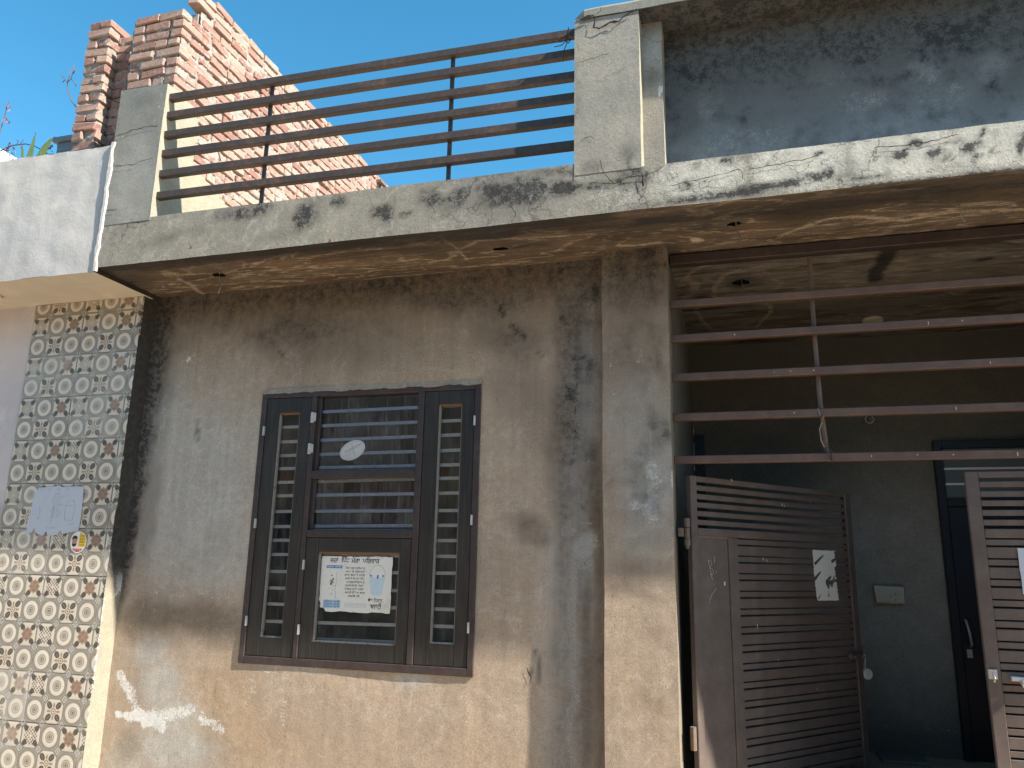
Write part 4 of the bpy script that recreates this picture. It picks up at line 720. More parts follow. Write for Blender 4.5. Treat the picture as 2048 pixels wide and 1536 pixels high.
# ------------------------------------------------------------------ rough brickwork on the roof
def brickwork():
    B = thing('brick_wall', 'rough unplastered red brick wall with two stub piers on the roof boundary', 'wall', (-3.3, 0, 3.3))
    rnd = random.Random(11); BL, BD, BH, J = .177, .085, .057, .009; CH = BH + J
    def variant(L):
        m = MB().box((-L / 2, -BD / 2, -BH / 2), (L / 2, BD / 2, BH / 2)); me = m.mesh('brick', MT['brick'], .0075)
        for v in me.vertices:
            n = mnoise.noise_vector(v.co * 22 + Vector((rnd.uniform(-9, 9), 3, 1)) * 0 + Vector((L * 90 + len(VAR) * 5.3, 0, 0))) ; v.co += n * .0095
        return me
    VAR = []
    for i in range(9): VAR.append(variant(BL))
    HALF = []
    for i in range(4): VAR_ = variant(BD); HALF.append(VAR_)
    items = []                                   # (mesh, location, rotation)
    def put(half, x, y, z, rz):
        me = rnd.choice(HALF if half else VAR)
        items.append((me, (x + rnd.gauss(0, .0045), y + rnd.gauss(0, .0045), z + rnd.gauss(0, .0028)), (rnd.gauss(0, .02), rnd.gauss(0, .024), rz + rnd.gauss(0, .03) + (math.pi if rnd.random() < .5 else 0))))
    fx, fy = -3.185, -.44                        # right-hand face, front of the right pier
    z0 = 3.33
    n = int((5.14 - z0) / CH)
    # long right-hand face, running away along y
    for i in range(n + 1):
        z = z0 + i * CH + BH / 2; odd = i % 2
        y = fy if odd else fy + BD + J
        k = 0
        while y < 3.4:
            half = rnd.random() < .13
            L = BD if half else BL
            top = 4.84 if y < -.27 else (4.97 if y < -.17 else 5.12)
            yc = y + L / 2
            # only what can show above the slab edge gets its own brick; the rest is the core behind
            need = 1.5 + 1.85 * (yc + 3.9 - .12) / 3.36 - .12
            if z < top + .02 * nz(yc * 3, 0, 0) and z + BH > need:
                put(half, fx - BD / 2, yc, z, math.pi / 2)
            y += L + J
    # front of the right pier (two bricks wide)
    for i in range(n + 1):
        z = z0 + i * CH + BH / 2
        if z < 4.16 or z > 4.84: continue
        if i % 2 == 0:
            seq = [BL, BL] if i % 4 else [BD, BL, BD]
            x = fx
        else:
            seq = [BL, BD] if i % 4 == 1 else [BD, BL]; x = fx - BD - J
        for L in seq:
            if z > 4.79 and x < -3.50: pass
            put(L == BD, x - L / 2, fy + BD / 2, z, 0); x -= L + J
    put(False, -3.232, -.245, 4.995, math.pi / 2 + .1); put(False, -3.232, -.16, 5.06, math.pi / 2)
    # left pier (one brick wide) and the recessed wall between the piers
    for i in range(20):
        z = 3.895 + i * CH + BH / 2
        if z < 4.86:
            xl, xr = -3.915, -3.742
            if i % 2: put(False, (xl + xr) / 2, fy + BD / 2, z, 0); put(True, xr - BD / 2, fy + BD + J + BD / 2, z, 0)
            else: put(False, xr - BD / 2, fy + BL / 2, z, math.pi / 2); put(False, xl + BD / 2 - .002, fy + BL / 2, z, math.pi / 2)
        if z < 4.80:
            put(False, -3.655 + (.04 if i % 2 else -.03), -.350 + BD / 2, z, 0)
            if i % 2: put(True, -3.72, -.350 + BD / 2, z, 0)
    items.sort(key=lambda t: (Vector(t[1]) - Vector(CAM_POS)).length)
    for me, at, rot in items[:300]: inst('brick', me, B, at, rot)
    if items[300:]:
        bm = bmesh.new()
        for me, at, rot in items[300:]:
            t = bpy.data.meshes.new('t'); t = me.copy()
            M_ = Matrix.Translation(Vector([(a - b) * K for a, b in zip(at, ORG[B.name])])) @ Matrix.Rotation(rot[2], 4, 'Z')
            t.transform(M_); bm.from_mesh(t); bpy.data.meshes.remove(t)
        me = bpy.data.meshes.new('far_bricks'); bm.to_mesh(me); bm.free(); me.materials.append(MT['brick'])
        o = link('far_bricks', me, B); o['kind'] = 'stuff'
    # mortar beds: recessed, lumpy, squeezing out here and there
    def lump(axis, us, vs, const, sgn, hi):
        org = ORG[B.name]; nu, nv = len(us), len(vs); vv = []
        for u in us:
            for v in vs:
                d = .009 * nz(u * 8, v * 8, const) + .010 * nz(u * 31, v * 37, const + 2) + .005 * nz(u * 90, v * 90, 1)
                p = (const + sgn * d, u, v) if axis == 'yz' else (u, const + sgn * d, v)
                vv.append(p)
        fs = [(i * nv + j, (i + 1) * nv + j, (i + 1) * nv + j + 1, i * nv + j + 1) for i in range(nu - 1) for j in range(nv - 1) if vs[j + 1] < hi((us[i] + us[i + 1]) / 2)]
        m = MB(); m.add(vv, fs); o = m.build('mortar', MT['mortar'], B, smooth=True)
        return o
    lump('yz', lin(fy + .012, 1.2, .011) + lin(1.22, 3.38, .025), lin(3.33, 5.10, .0105), fx - .0105, 1, lambda y: 4.83 if y < -.27 else (4.95 if y < -.17 else 5.09))
    lump('xz', lin(-3.56, fx - .012, .011), lin(4.1, 4.81, .0105), fy + .011, -1, lambda x: 9)
    lump('xz', lin(-3.90, -3.752, .011), lin(3.88, 4.83, .0105), fy + .011, -1, lambda x: 9)
    lump('yz', lin(fy + .012, -.36, .011), lin(3.88, 4.83, .0105), -3.742 - .011, 1, lambda x: 9)
    lump('yz', lin(fy + .012, -.27, .02), lin(3.88, 4.81, .0105), -3.565, -1, lambda x: 9)
    lump('xz', lin(-3.75, -3.55, .011), lin(3.88, 4.76, .0105), -.350 + .010, -1, lambda x: 9)
    MB().box((-3.545, fy + .03, 3.3), (fx - .03, -.28, 4.80)).box((-3.28, -.279, 3.3), (fx - .035, 3.36, 4.93)).box((-3.89, fy + .03, 3.9), (-3.772, -.28, 4.80)).box((-3.84, -.325, 3.9), (-3.5, -.26, 4.74)).build('brick_core', MT['mortar'], B)
    MB().tube([(fx - .03, -.01, 4.150), (fx + .10, .03, 4.150)], .009, 8).build('pipe_stub', MT['steel'], B, smooth=True)
    MB().box((fx - .02, 2.25, 5.02), (fx + .05, 2.37, 5.05)).box((fx - .02, 2.30, 4.98), (fx + .03, 2.36, 5.02)).build('bracket', MT['rusty'], B, .003)
    return B
brickwork()

# ------------------------------------------------------------------ railing on the slab edge
def railing():
    R = thing('roof_railing', 'dark brown steel railing of six flat rails between two parapet posts', 'railing', (-1.9, -.49, 3.39))
    zs = [4.180, 4.062, 3.934, 3.812, 3.684, 3.546]
    ang = math.atan2(.055, 2.45)
    L = math.hypot(2.47, .055)
    me = MB().box((-L / 2, -.019, -.0215), (L / 2, .019, .0215)).mesh('rail', MT['rail'], .003)
    for i, z in enumerate(zs): inst('rail', me, R, (-1.93, -.469, z - .008), (0, -.0045 - .001 * math.sin(i * 2), ang))
    me = MB().box((-.011, -.006, 3.385), (.011, .006, 4.16)).mesh('upright', MT['rail'], .001, (0, 0, 0))
    for x, y in ((-2.478, -.466), (-1.383, -.443)): inst('upright', me, R, (x, y + .004, 0))
    MB().box((-3.143, -.515, 3.391), (-.698, -.485, 3.399)).build('bottom_flat', MT['rail'], R)
    return R
railing()

def wire(name, label, pts, r, mt='wire', cat='wire', group=None, more=()):
    m = MB().tube(pts, r, 5)
    for p in more: m.tube(p, r * .8, 5)
    o = thing(name, label, cat, pts[0], group, mesh=m.mesh(name, MT[mt], 0, pts[0], True)); return o
wire('tie_wire', 'twisted dark wire tangle tied on top rail beside the parapet pillar', [(-.735, -.492, 4.19), (-.742, -.498, 4.15), (-.75, -.492, 4.105), (-.738, -.495, 4.09), (-.725, -.49, 4.115)], .0028,
     more=[[(-.75, -.492, 4.112), (-.78, -.50, 4.10), (-.80, -.505, 4.106), (-.825, -.51, 4.095)], [(-.75, -.492, 4.105), (-.775, -.50, 4.08), (-.81, -.505, 4.075)], [(-.742, -.495, 4.10), (-.76, -.50, 4.05), (-.765, -.5, 3.985)], [(-.738, -.495, 4.115), (-.77, -.50, 4.125), (-.785, -.5, 4.11)], [(-.73, -.49, 4.11), (-.75, -.5, 4.135), (-.77, -.5, 4.12)]])

# ------------------------------------------------------------------ bars over the gate
def grille():
    R = thing('overhead_grille', 'red brown steel bars across the opening above the gate', 'grille', (1.0, .04, 2.0))
    me = MB().box((-1.33, -.019, -.019), (1.33, .019, .019)).mesh('bar', MT['grille'], .003)
    for i, z in enumerate((2.027, 2.240, 2.447, 2.652, 2.835)): inst('bar', me, R, (1.02, .035, z), (.0, .001 * math.sin(i * 1.7), 0))
    MB().box((-.305, .015, 3.052), (2.345, .075, 3.105)).build('top_frame', MT['frame'], R, .003)
    MB().tube([(.385, .066, 3.05), (.384, .066, 2.6), (.388, .066, 2.3), (.402, .068, 2.05)], .012, 6).build('upright', MT['grille'], R)
    rnd = random.Random(5)
    for z in (2.027, 2.240, 2.447, 2.652):
        for k in range(4):
            x = rnd.uniform(.0, 1.25); w = rnd.uniform(.0025, .005); h = rnd.uniform(.004, .012)
            MB().box((x, .0145, z - h / 2 + rnd.uniform(-.006, .006)), (x + w, .0158, z + h / 2)).build('dropping', MT['drop'], R)
    return R
grille()
wire('tie_wire', 'pale frayed wire twisted round the upright under the third bar', [(.372, .02, 2.262), (.378, .012, 2.23), (.384, .012, 2.19), (.372, .02, 2.16), (.376, .025, 2.11), (.388, .03, 2.075)], .0035, 'pale_wire',
     more=[[(.384, .012, 2.20), (.392, .01, 2.215), (.388, .02, 2.235)]])
wire('tie_wire', 'bluish wire ends twisted on the lowest bar at the upright', [(.405, .012, 2.075), (.418, .010, 2.05), (.412, .01, 2.02), (.42, .012, 1.995)], .003, 'wire', more=[[(.40, .014, 2.08), (.408, .012, 2.10)]])

# ------------------------------------------------------------------ the two gate leaves
GH = 1.952; GW = 1.32; GB = .44
def slats(top):
    """(z0, z1) of the lower slats, from the rail down; slots of 8 mm leave alternate narrow and wide strips"""
    return top
def gate_leaf(name, label, at, rot, mirror, panel):
    T = thing(name, label, 'gate', at, 'steel gate leaves', rot, local=True)
    s = -1 if mirror else 1
    z_top = GH - at[2]; D = .016
    def P(m, u0, u1, z0, z1, y0=-D, y1=D): m.box((s * u0, y0, z0 - at[2]), (s * u1, y1, z1 - at[2])); return m
    free0 = GW - .052
    P(MB(), 0, .045, GB, GH).build('hinge_stile', MT['gate'], T, .003)
    P(MB(), free0, GW, GB, GH).build('free_stile', MT['gate'], T, .003)
    P(MB(), .0455, free0 - .0005, 1.924, GH, -D + .0006).build('top_rail', MT['gate'], T, .003)
    P(MB(), .0455, free0 - .0005, 1.661, 1.700, -D + .0006).build('middle_rail', MT['gate'], T, .003)
    P(MB(), .0455, free0 - .0005, GB, GB + .04, -D + .0006).build('bottom_rail', MT['gate'], T, .003)
    x0 = .0455
    if panel:
        P(MB(), .262, .330, GB + .0405, 1.6605, -D + .0012).build('inner_stile', MT['gate'], T, .003)
        P(MB(), .0458, .2615, GB + .0405, 1.655, -.006, .004).build('panel', MT['gate'], T, .002)
        MB().box((s * .0458, -.012, 1.6535 - at[2]), (s * .2615, -.0065, 1.6605 - at[2])).build('panel_bead', MT['rusty'], T)
        x0 = .3305
    # upper open slats, round lower slats
    w = free0 - .001 - .0455
    zt = [1.8945, 1.8525, 1.8115, 1.7695, 1.727]
    me = MB().box((0, -.011, -.0125), (w, .011, .0125)).mesh('slat', MT['gate'], .002)
    for z in zt: inst('slat', me, T, (s * .0458 if s > 0 else -(.0458 + w), .0, z - at[2]))
    w2 = free0 - .001 - x0
    wide = MB().box((0, -.010, -.0232), (w2, .010, .0232)).mesh('slat', MT['gate'], .002)
    thin = MB().box((0, -.010, -.0125), (w2, .010, .0125)).mesh('slat', MT['gate'], .002)
    first = MB().box((0, -.010, -.0135), (w2, .010, .0135)).mesh('slat', MT['gate'], .002)
    z = 1.656
    X = s * (x0 + .0003) if s > 0 else -(x0 + .0003 + w2)
    k = 0; zc = 1.642
    while zc > GB + .06:
        inst('slat', thin, T, (X, .002, zc - at[2])); 
        zw = zc - .0440
        if zw > GB + .06: inst('slat', wide, T, (X, .001, zw - at[2]))
        zc -= .0860; k += 1
    return T
GL = gate_leaf('gate_leaf', 'brown louvred steel gate leaf swung inward with a torn paper and scratched panel', (-.248, .045, .42), math.radians(50.2), False, True)
GR = gate_leaf('gate_leaf', 'brown louvred steel gate leaf standing closed at the frame edge', (2.288, .045, .42), 0, True, True)
def gate_bits():
    # hinges on the pilaster
    for T, s in ((GL, 1),):
        m = MB()
        for z0, z1, r in ((1.742, 1.70, .015), (1.697, 1.645, .013), (1.642, 1.612, .015)): m.tube([(-.022, -.006, z0 - .42), (-.022, -.006, z1 - .42)], r, 8)
        m.tube([(-.022, -.006, 1.612 - .42), (-.022, -.006, 1.598 - .42)], .008, 8)
        m.build('hinge', MT['rusty'], T, smooth=False)
        m = MB().box((-.022, -.004, 1.700 - .42), (.0, .004, 1.74 - .42)).box((-.022, -.004, 1.612 - .42), (0, .004, 1.645 - .42)); m.build('hinge_plate', MT['rusty'], T)
        MB().tube([(-.022, -.006, .80 - .42), (-.022, -.006, .70 - .42)], .014, 8).build('hinge', MT['rusty'], T)
    MB().box((-.298, -.02, 1.655), (-.272, .05, 1.695)).build('hinge_lug', MT['rusty'], HOUSE, .002)
    # bolt on the left leaf's free edge
    m = MB().tube([(1.19, -.026, .635), (1.30, -.026, .640)], .011, 8).box((1.20, -.030, .62), (1.215, -.016, .655)).box((1.255, -.030, .62), (1.27, -.016, .655)).tube([(1.21, -.026, .637), (1.21, -.05, .632)], .006, 6)
    m.build('slide_bolt', MT['gate'], GL, smooth=False)
    MB().box((1.318, -.006, .60), (1.345, .006, .68)).build('lock_lug', MT['gate'], GL, .001)
    # bolt and keeper on the right leaf (local x is negative)
    MB().box((-1.318, -.030, .655), (-1.285, -.017, .695)).tube([(-1.30, -.03, .68), (-1.30, -.045, .66), (-1.30, -.03, .645)], .005, 6).build('keeper', MT['steel'], GR, .002)
    m = MB().tube([(-1.235, -.026, .662), (-1.10, -.026, .655)], .011, 8).tube([(-1.19, -.028, .650), (-1.19, -.06, .640)], .016, 8)
    m.build('slide_bolt', MT['steel'], GR)
    # scratches on the left panel: a B and a tick
    m = MB(); y = -.0068
    def st(pts, w=.0022): m.tube([(u, y, z - .42) for u, z in pts], w * .5, 4)
    st([(.118, 1.545), (.130, 1.50), (.142, 1.452)]); st([(.118, 1.545), (.134, 1.548), (.142, 1.53), (.130, 1.512), (.144, 1.505), (.152, 1.488), (.140, 1.476), (.128, 1.482)])
    st([(.165, 1.565), (.160, 1.535)]); st([(.172, 1.50), (.167, 1.485)], .0016); st([(.120, 1.36), (.135, 1.385), (.155, 1.40), (.165, 1.415)]); st([(.112, 1.345), (.118, 1.355)]); st([(.150, 1.435), (.152, 1.428)])
    m.build('scratched_mark', MT['chalk'], GL)
    m = MB()
    rnd = random.Random(2)
    for u, z, w, h in ((.218, 1.428, .010, .018), (.52, 1.555, .004, .014), (.55, 1.548, .004, .012), (.70, 1.842, .005, .014), (.72, 1.838, .004, .010), (.95, 1.875, .003, .010), (.30, 1.944, .004, .012), (.45, 1.22, .003, .02), (.60, 1.06, .004, .006), (.9, .90, .005, .005)):
        m.box((u, -.0172 if z > 1.92 else -.0122, z - .42), (u + w, -.0105, z + h - .42))
    m.build('paint_fleck', MT['drop'], GL)
gate_bits()

# ------------------------------------------------------------------ paper, print and stickers
def jag(x0, x1, z0, z1, step, amp, seed, notch=()):
    rnd = random.Random(seed); P = []
    def run(a, b, fn, n):
        for i in range(n): P.append(fn(a + (b - a) * i / n))
    nx, nz_ = max(2, int((x1 - x0) / step)), max(2, int((z1 - z0) / step))
    j = lambda k=1: rnd.uniform(-amp, amp) * k
    run(x0, x1, lambda t: (t, z0 + j()), nx); run(z0, z1, lambda t: (x1 + j(.6), t), nz_); run(x1, x0, lambda t: (t, z1 + j()), nx); run(z1, z0, lambda t: (x0 + j(.6), t), nz_)
    return P
def sheet_paper(poly, fn, th=.0012):
    return MB().prism(poly, fn, th)

def window_poster():
    y = .0185; x0, x1, z0, z1 = -2.212, -1.793, 1.246, 1.534
    T = thing('window_poster', 'torn white election poster with a bucket drawing stuck inside the lower window shutter', 'poster', (-2.0, y, 1.25))
    poly = jag(x0, x1, z0, z1, .02, .0035, 4)
    poly = [(px + (.010 if pz < z0 + .05 and px < x0 + .03 else 0), pz + (.020 if px < x0 + .022 and pz < z0 + .03 else 0)) for px, pz in poly]
    MB().prism(poly, lambda u, v, w: (u, y - w, v), .0014).build('paper', MT['paper'], T)
    yt = y - .0018
    W = x1 - x0
    def at(fx, fz): return (x0 + fx * W, yt, z1 - fz * (z1 - z0))
    text('headline', 'ਸਰਾਂ  ਪਿੰਡ ਮੇਰਾ  ਪਰਿਵਾਰ', T, at(.47, .080), .034, MT['ink'], .70 * W, .0005)
    text('caption', 'ਚੋਣ ਨਿਸ਼ਾਨ', T, at(.79, .785), .026, MT['ink'], .20 * W, .0001)
    text('caption', 'ਬਾਲਟੀ', T, at(.80, .895), .036, MT['ink'], .17 * W, .0006)
    rows = ['ਪਿੰਡ ਸਰਾਂ ਵਾਸੀਆਂ ਨੂੰ', 'ਸਾਡਾ ਹੈ ਸਨਿਮਰਤਾ', 'ਨਾਲ ਬੇਨਤੀ ਜਾਂਦੀ', 'ਜਾਂਦੀ ਹੈ ਕਿ ਸਾਡੇ ਪਿੰਡ', 'ਦਾ ਸਰਵਪੱਖੀ ਵਿਕਾਸ ਨੂੰ', 'ਮੁੱਖ ਰੱਖਦੇ ਹੋਏ ਵੋਟ ਤੇ ਮੋਹਰਾਂ', 'ਦੇ ਨਿਸ਼ਾਨ ਵਾਲੀ ਤੇ ਲਗਾਓ', 'ਬਾਲਟੀ ਉੱਤੇ ਦਾ ਬਟਨ', 'ਦਬਾਓ ਜੀ']
    for i, r in enumerate(rows): text('text_line', r, T, at(.49 + .01 * math.sin(i * 2), .215 + i * .063), .0145, MT['ink'], (.27 if i not in (8,) else .14) * W + .01 * math.sin(i), .0001)
    # blue boxes, smeared portrait patch, boxes at the foot
    m = MB()
    def bx(a, b, c, d, mt, nm='print_block'):
        p = at(a, d); q = at(c, b); MB().box((p[0], yt, p[2]), (q[0], yt + .0003, q[2])).build(nm, MT[mt], T)
    bx(.075, .165, .30, .22, 'blue'); bx(.06, .79, .31, .945, 'pblue')
    text('text_line', 'ਸਰਬ ਸਾਂਝੀ', T, (at(.187, .192)[0], yt - .0004, at(0, .192)[2]), .013, MT['paper'], .20 * W, .0002)
    for i in range(3): text('text_line', 'ਉਮੀਦਵਾਰ ਸਰਪੰਚ', T, (at(.18, .82 + i * .05)[0], yt - .0004, at(0, .825 + i * .045)[2]), .015, MT['blue'], .23 * W, .0004)
    for k in range(3):
        a = .37 + k * .105; p = at(a, .845); q = at(a + .09, .915)
        f = MB(); t = .0012
        f.box((p[0], yt, q[2]), (q[0], yt + .0003, q[2] + t)).box((p[0], yt, p[2] - t), (q[0], yt + .0003, p[2])).box((p[0], yt, q[2] + t), (p[0] + t, yt + .0003, p[2] - t)).box((q[0] - t, yt, q[2] + t), (q[0], yt + .0003, p[2] - t)).build('print_box', MT['ghost'], T)
        text('text_line', 'ਵੋਟ ਪਾਓ', T, at(a + .045, .88), .010, MT['ghost'], .07 * W)
    rnd = random.Random(8)
    for k in range(26):                                     # half washed-off dark patch
        u = .165 + rnd.gauss(0, .022); v = .49 + rnd.gauss(0, .055); p = at(u, v)
        w, h = rnd.uniform(.003, .009), rnd.uniform(.003, .010)
        MB().prism([(p[0], p[2]), (p[0] + w, p[2] + rnd.uniform(-.002, .002)), (p[0] + w * .8, p[2] + h), (p[0] + .1 * w, p[2] + h * .9)], lambda a, b, c: (a, yt + .0002 * (k % 3) - c, b), .0002).build('ink_smudge', MT['ink' if k % 3 else 'ghost'], T)
    MB().tube([at(.235, .27), at(.225, .35), at(.235, .45), at(.215, .56), at(.22, .66), at(.24, .78)], .0009, 4).build('fold_line', MT['ghost'], T)
    # bucket
    cx, w0, w1 = .80, .11, .075
    B = [at(cx - w0, .34), at(cx - .09, .355), at(cx, .40), at(cx + .09, .355), at(cx + w0, .34), at(cx + w1, .66), at(cx + .04, .69), at(cx - .04, .69), at(cx - w1, .66)]
    MB().prism([(p[0], p[2]) for p in B], lambda a, b, c: (a, yt - c, b), .0003).build('bucket_print', MT['pblue'], T)
    for a in (-.10, -.005, .07): bx(cx + a, .325, cx + a + .025, .41, 'blue', 'bucket_shade')
    arc = [at(cx - w0 + .008 * 0 + (w0) * (1 - math.cos(t)), .34 - .19 * math.sin(t)) for t in np.linspace(0, math.pi, 15)]
    MB().tube(arc, .0009, 4).build('bucket_handle_print', MT['ghost'], T)
    return T
window_poster()

def oval_sticker():
    T = thing('oval_sticker', 'grey oval maker sticker stuck askew on the top window pane', 'sticker', (-2.078, .029, 2.115))
    a0 = math.radians(22)
    def el(a, b, n=36): return [(-2.078 + a * math.cos(t) * math.cos(a0) - b * math.sin(t) * math.sin(a0), 2.115 + a * math.cos(t) * math.sin(a0) + b * math.sin(t) * math.cos(a0)) for t in (2 * math.pi * k / n for k in range(n))]
    MB().prism(el(.080, .053), lambda u, v, w: (u, .0290 - w, v), .0008).build('label_face', MT['sticker'], T)
    o, i = el(.075, .048), el(.070, .0435); n = 36
    MB().add([(u, .0278, v) for u, v in o + i], [(k, (k + 1) % n, n + (k + 1) % n, n + k) for k in range(n)]).build('label_ring', MT['ghost'], T)
    m = MB(); rnd = random.Random(4)
    for k in range(7):
        x = -2.125 + k * .0145; z = 2.098 + k * .0065
        m.tube([(x, .0276, z), (x + .008, .0276, z + .018), (x + .013, .0276, z + .004)], .0012, 4)
    m.tube([(-2.135, .0276, 2.080), (-2.09, .0276, 2.098)], .001, 4).tube([(-2.085, .0276, 2.15), (-2.06, .0276, 2.085)], .0016, 4)
    m.build('label_print', MT['ghost'], T)
oval_sticker()

def tile_poster():
    y = -.1245
    T = thing('wall_poster', 'faded bluish paper notice pasted over the patterned tiles', 'poster', (-3.94, y, 1.62))
    poly = [(-4.128, 1.632), (-4.085, 1.642), (-4.070, 1.668), (-4.058, 1.640), (-4.00, 1.622), (-3.978, 1.650), (-3.965, 1.622), (-3.895, 1.628), (-3.875, 1.66), (-3.862, 1.632), (-3.80, 1.645), (-3.742, 1.650), (-3.738, 1.75), (-3.742, 1.83), (-3.748, 1.908), (-3.80, 1.915), (-3.90, 1.910), (-3.93, 1.918), (-4.0, 1.912), (-4.085, 1.908), (-4.095, 1.88), (-4.112, 1.872), (-4.115, 1.80), (-4.126, 1.72)]
    MB().prism(poly, lambda u, v, w: (u, y - w, v), .0012).build('paper', MT['paper_blue'], T)
    yt = y - .0016
    rnd = random.Random(6)
    for i in range(9):
        text('text_line', ['ਪਿੰਡ ਵਾਸੀਆਂ', 'ਨੂੰ ਬੇਨਤੀ', 'ਹੈ ਕਿ ਆਪਣੀ', 'ਵੋਟ ਦਾ', 'ਸਹੀ', 'ਇਸਤੇਮਾਲ ਕਰਕੇ', 'ਬਾਲਟੀ ਦੇ ਨਿਸ਼ਾਨ', 'ਵਾਲਾ ਬਟਨ', 'ਦਬਾਓ'][i], T, (-3.93 + .012 * math.sin(i * 2), yt, 1.868 - i * .0165), .012, MT['ghost'], .05 + .035 * abs(math.sin(i * 1.9)))
    for x, w in ((-4.06, .02), (-4.0, .02), (-3.93, .03), (-3.86, .02)): text('text_line', 'ਪਿੰਡ', T, (x, yt, 1.895), .014, MT['ghost'], w)
    text('text_line', 'ਮੇਰਾ ਪਰਿਵਾਰ', T, (-3.95, yt, 1.668), .013, MT['ghost'], .08); text('text_line', 'ਬਾਲਟੀ', T, (-3.80, yt, 1.690), .016, MT['ghost'], .03)
    m = MB().tube([(-3.862, yt, 1.80), (-3.855, yt, 1.715), (-3.80, yt, 1.713), (-3.79, yt, 1.80)], .0012, 4).tube([(-3.862, yt, 1.80), (-3.845, yt, 1.83), (-3.81, yt, 1.832), (-3.79, yt, 1.80)], .0009, 4).tube([(-3.862, yt, 1.80), (-3.79, yt, 1.80)], .0009, 4)
    m.tube([(-3.948, yt, 1.80), (-3.95, yt, 1.74), (-3.956, yt, 1.70)], .0016, 4).tube([(-4.06, yt, 1.79), (-4.045, yt, 1.77), (-4.05, yt, 1.72), (-4.07, yt, 1.73)], .001, 4)
    m.build('faded_drawing', MT['ghost'], T, kind='stuff')
tile_poster()

def round_sticker():
    cx, cz, y = -3.730, 1.588, -.1246
    T = thing('round_sticker', 'small round yellow and white sticker with a printed portrait on the tiles', 'sticker', (cx, y, cz))
    def ell(a, b, n=30, ox=0, oz=0): return [(cx + ox + a * math.cos(2 * math.pi * k / n), cz + oz + b * math.sin(2 * math.pi * k / n)) for k in range(n)]
    pr = lambda P, d, mt, nm: MB().prism(P, lambda u, v, w: (u, y - d - w, v), .0003).build(nm, MT[mt], T)
    pr(ell(.058, .062), .0008, 'white', 'sticker_face')
    half = [(cx + .002, cz - .028), (cx + .048, cz - .028)] + [(cx + .053 * math.cos(t), cz + .057 * math.sin(t)) for t in np.linspace(-.4, 1.5, 12)]
    pr(half, .0012, 'yellow', 'yellow_field')
    band = [(cx + .050 * math.cos(t), cz + .056 * math.sin(t)) for t in np.linspace(math.pi + .72, 2 * math.pi - .72, 10)]
    pr(band, .0013, 'red', 'red_band')
    pr(ell(.0165, .024, 18, -.028, .006), .0014, 'skin', 'face_print')
    pr([(cx - .047, cz + .012), (cx - .040, cz + .018), (cx - .028, cz + .021), (cx - .016, cz + .018), (cx - .010, cz + .012), (cx - .010, cz + .028), (cx - .020, cz + .037), (cx - .036, cz + .037), (cx - .046, cz + .028)], .0018, 'ink', 'hair_print')
    pr([(cx - .044, cz - .004), (cx - .036, cz - .010), (cx - .028, cz - .008), (cx - .020, cz - .010), (cx - .012, cz - .004), (cx - .014, cz - .020), (cx - .028, cz - .027), (cx - .042, cz - .020)], .0018, 'ink', 'beard_print')
    for s in (-1, 1): pr([(cx - .028 + s * .007 - .003, cz + .005), (cx - .028 + s * .007 + .003, cz + .005), (cx - .028 + s * .007 + .003, cz + .008), (cx - .028 + s * .007 - .003, cz + .008)], .0018, 'ink', 'eye_print')
    for i, s in enumerate(('ਸਾਂਝਾ', 'ਉਮੀਦਵਾਰ', 'ਪਿੰਡ', 'ਸਰਪੰਚ')): text('text_line', s, T, (cx + .026, y - .0018, cz + .034 - i * .017), .012, MT['red' if i % 2 else 'ink'], .034)
    text('text_line', 'ਵੋਟ ਪਾਓ', T, (cx, y - .0018, cz - .045), .010, MT['white'], .045)
round_sticker()

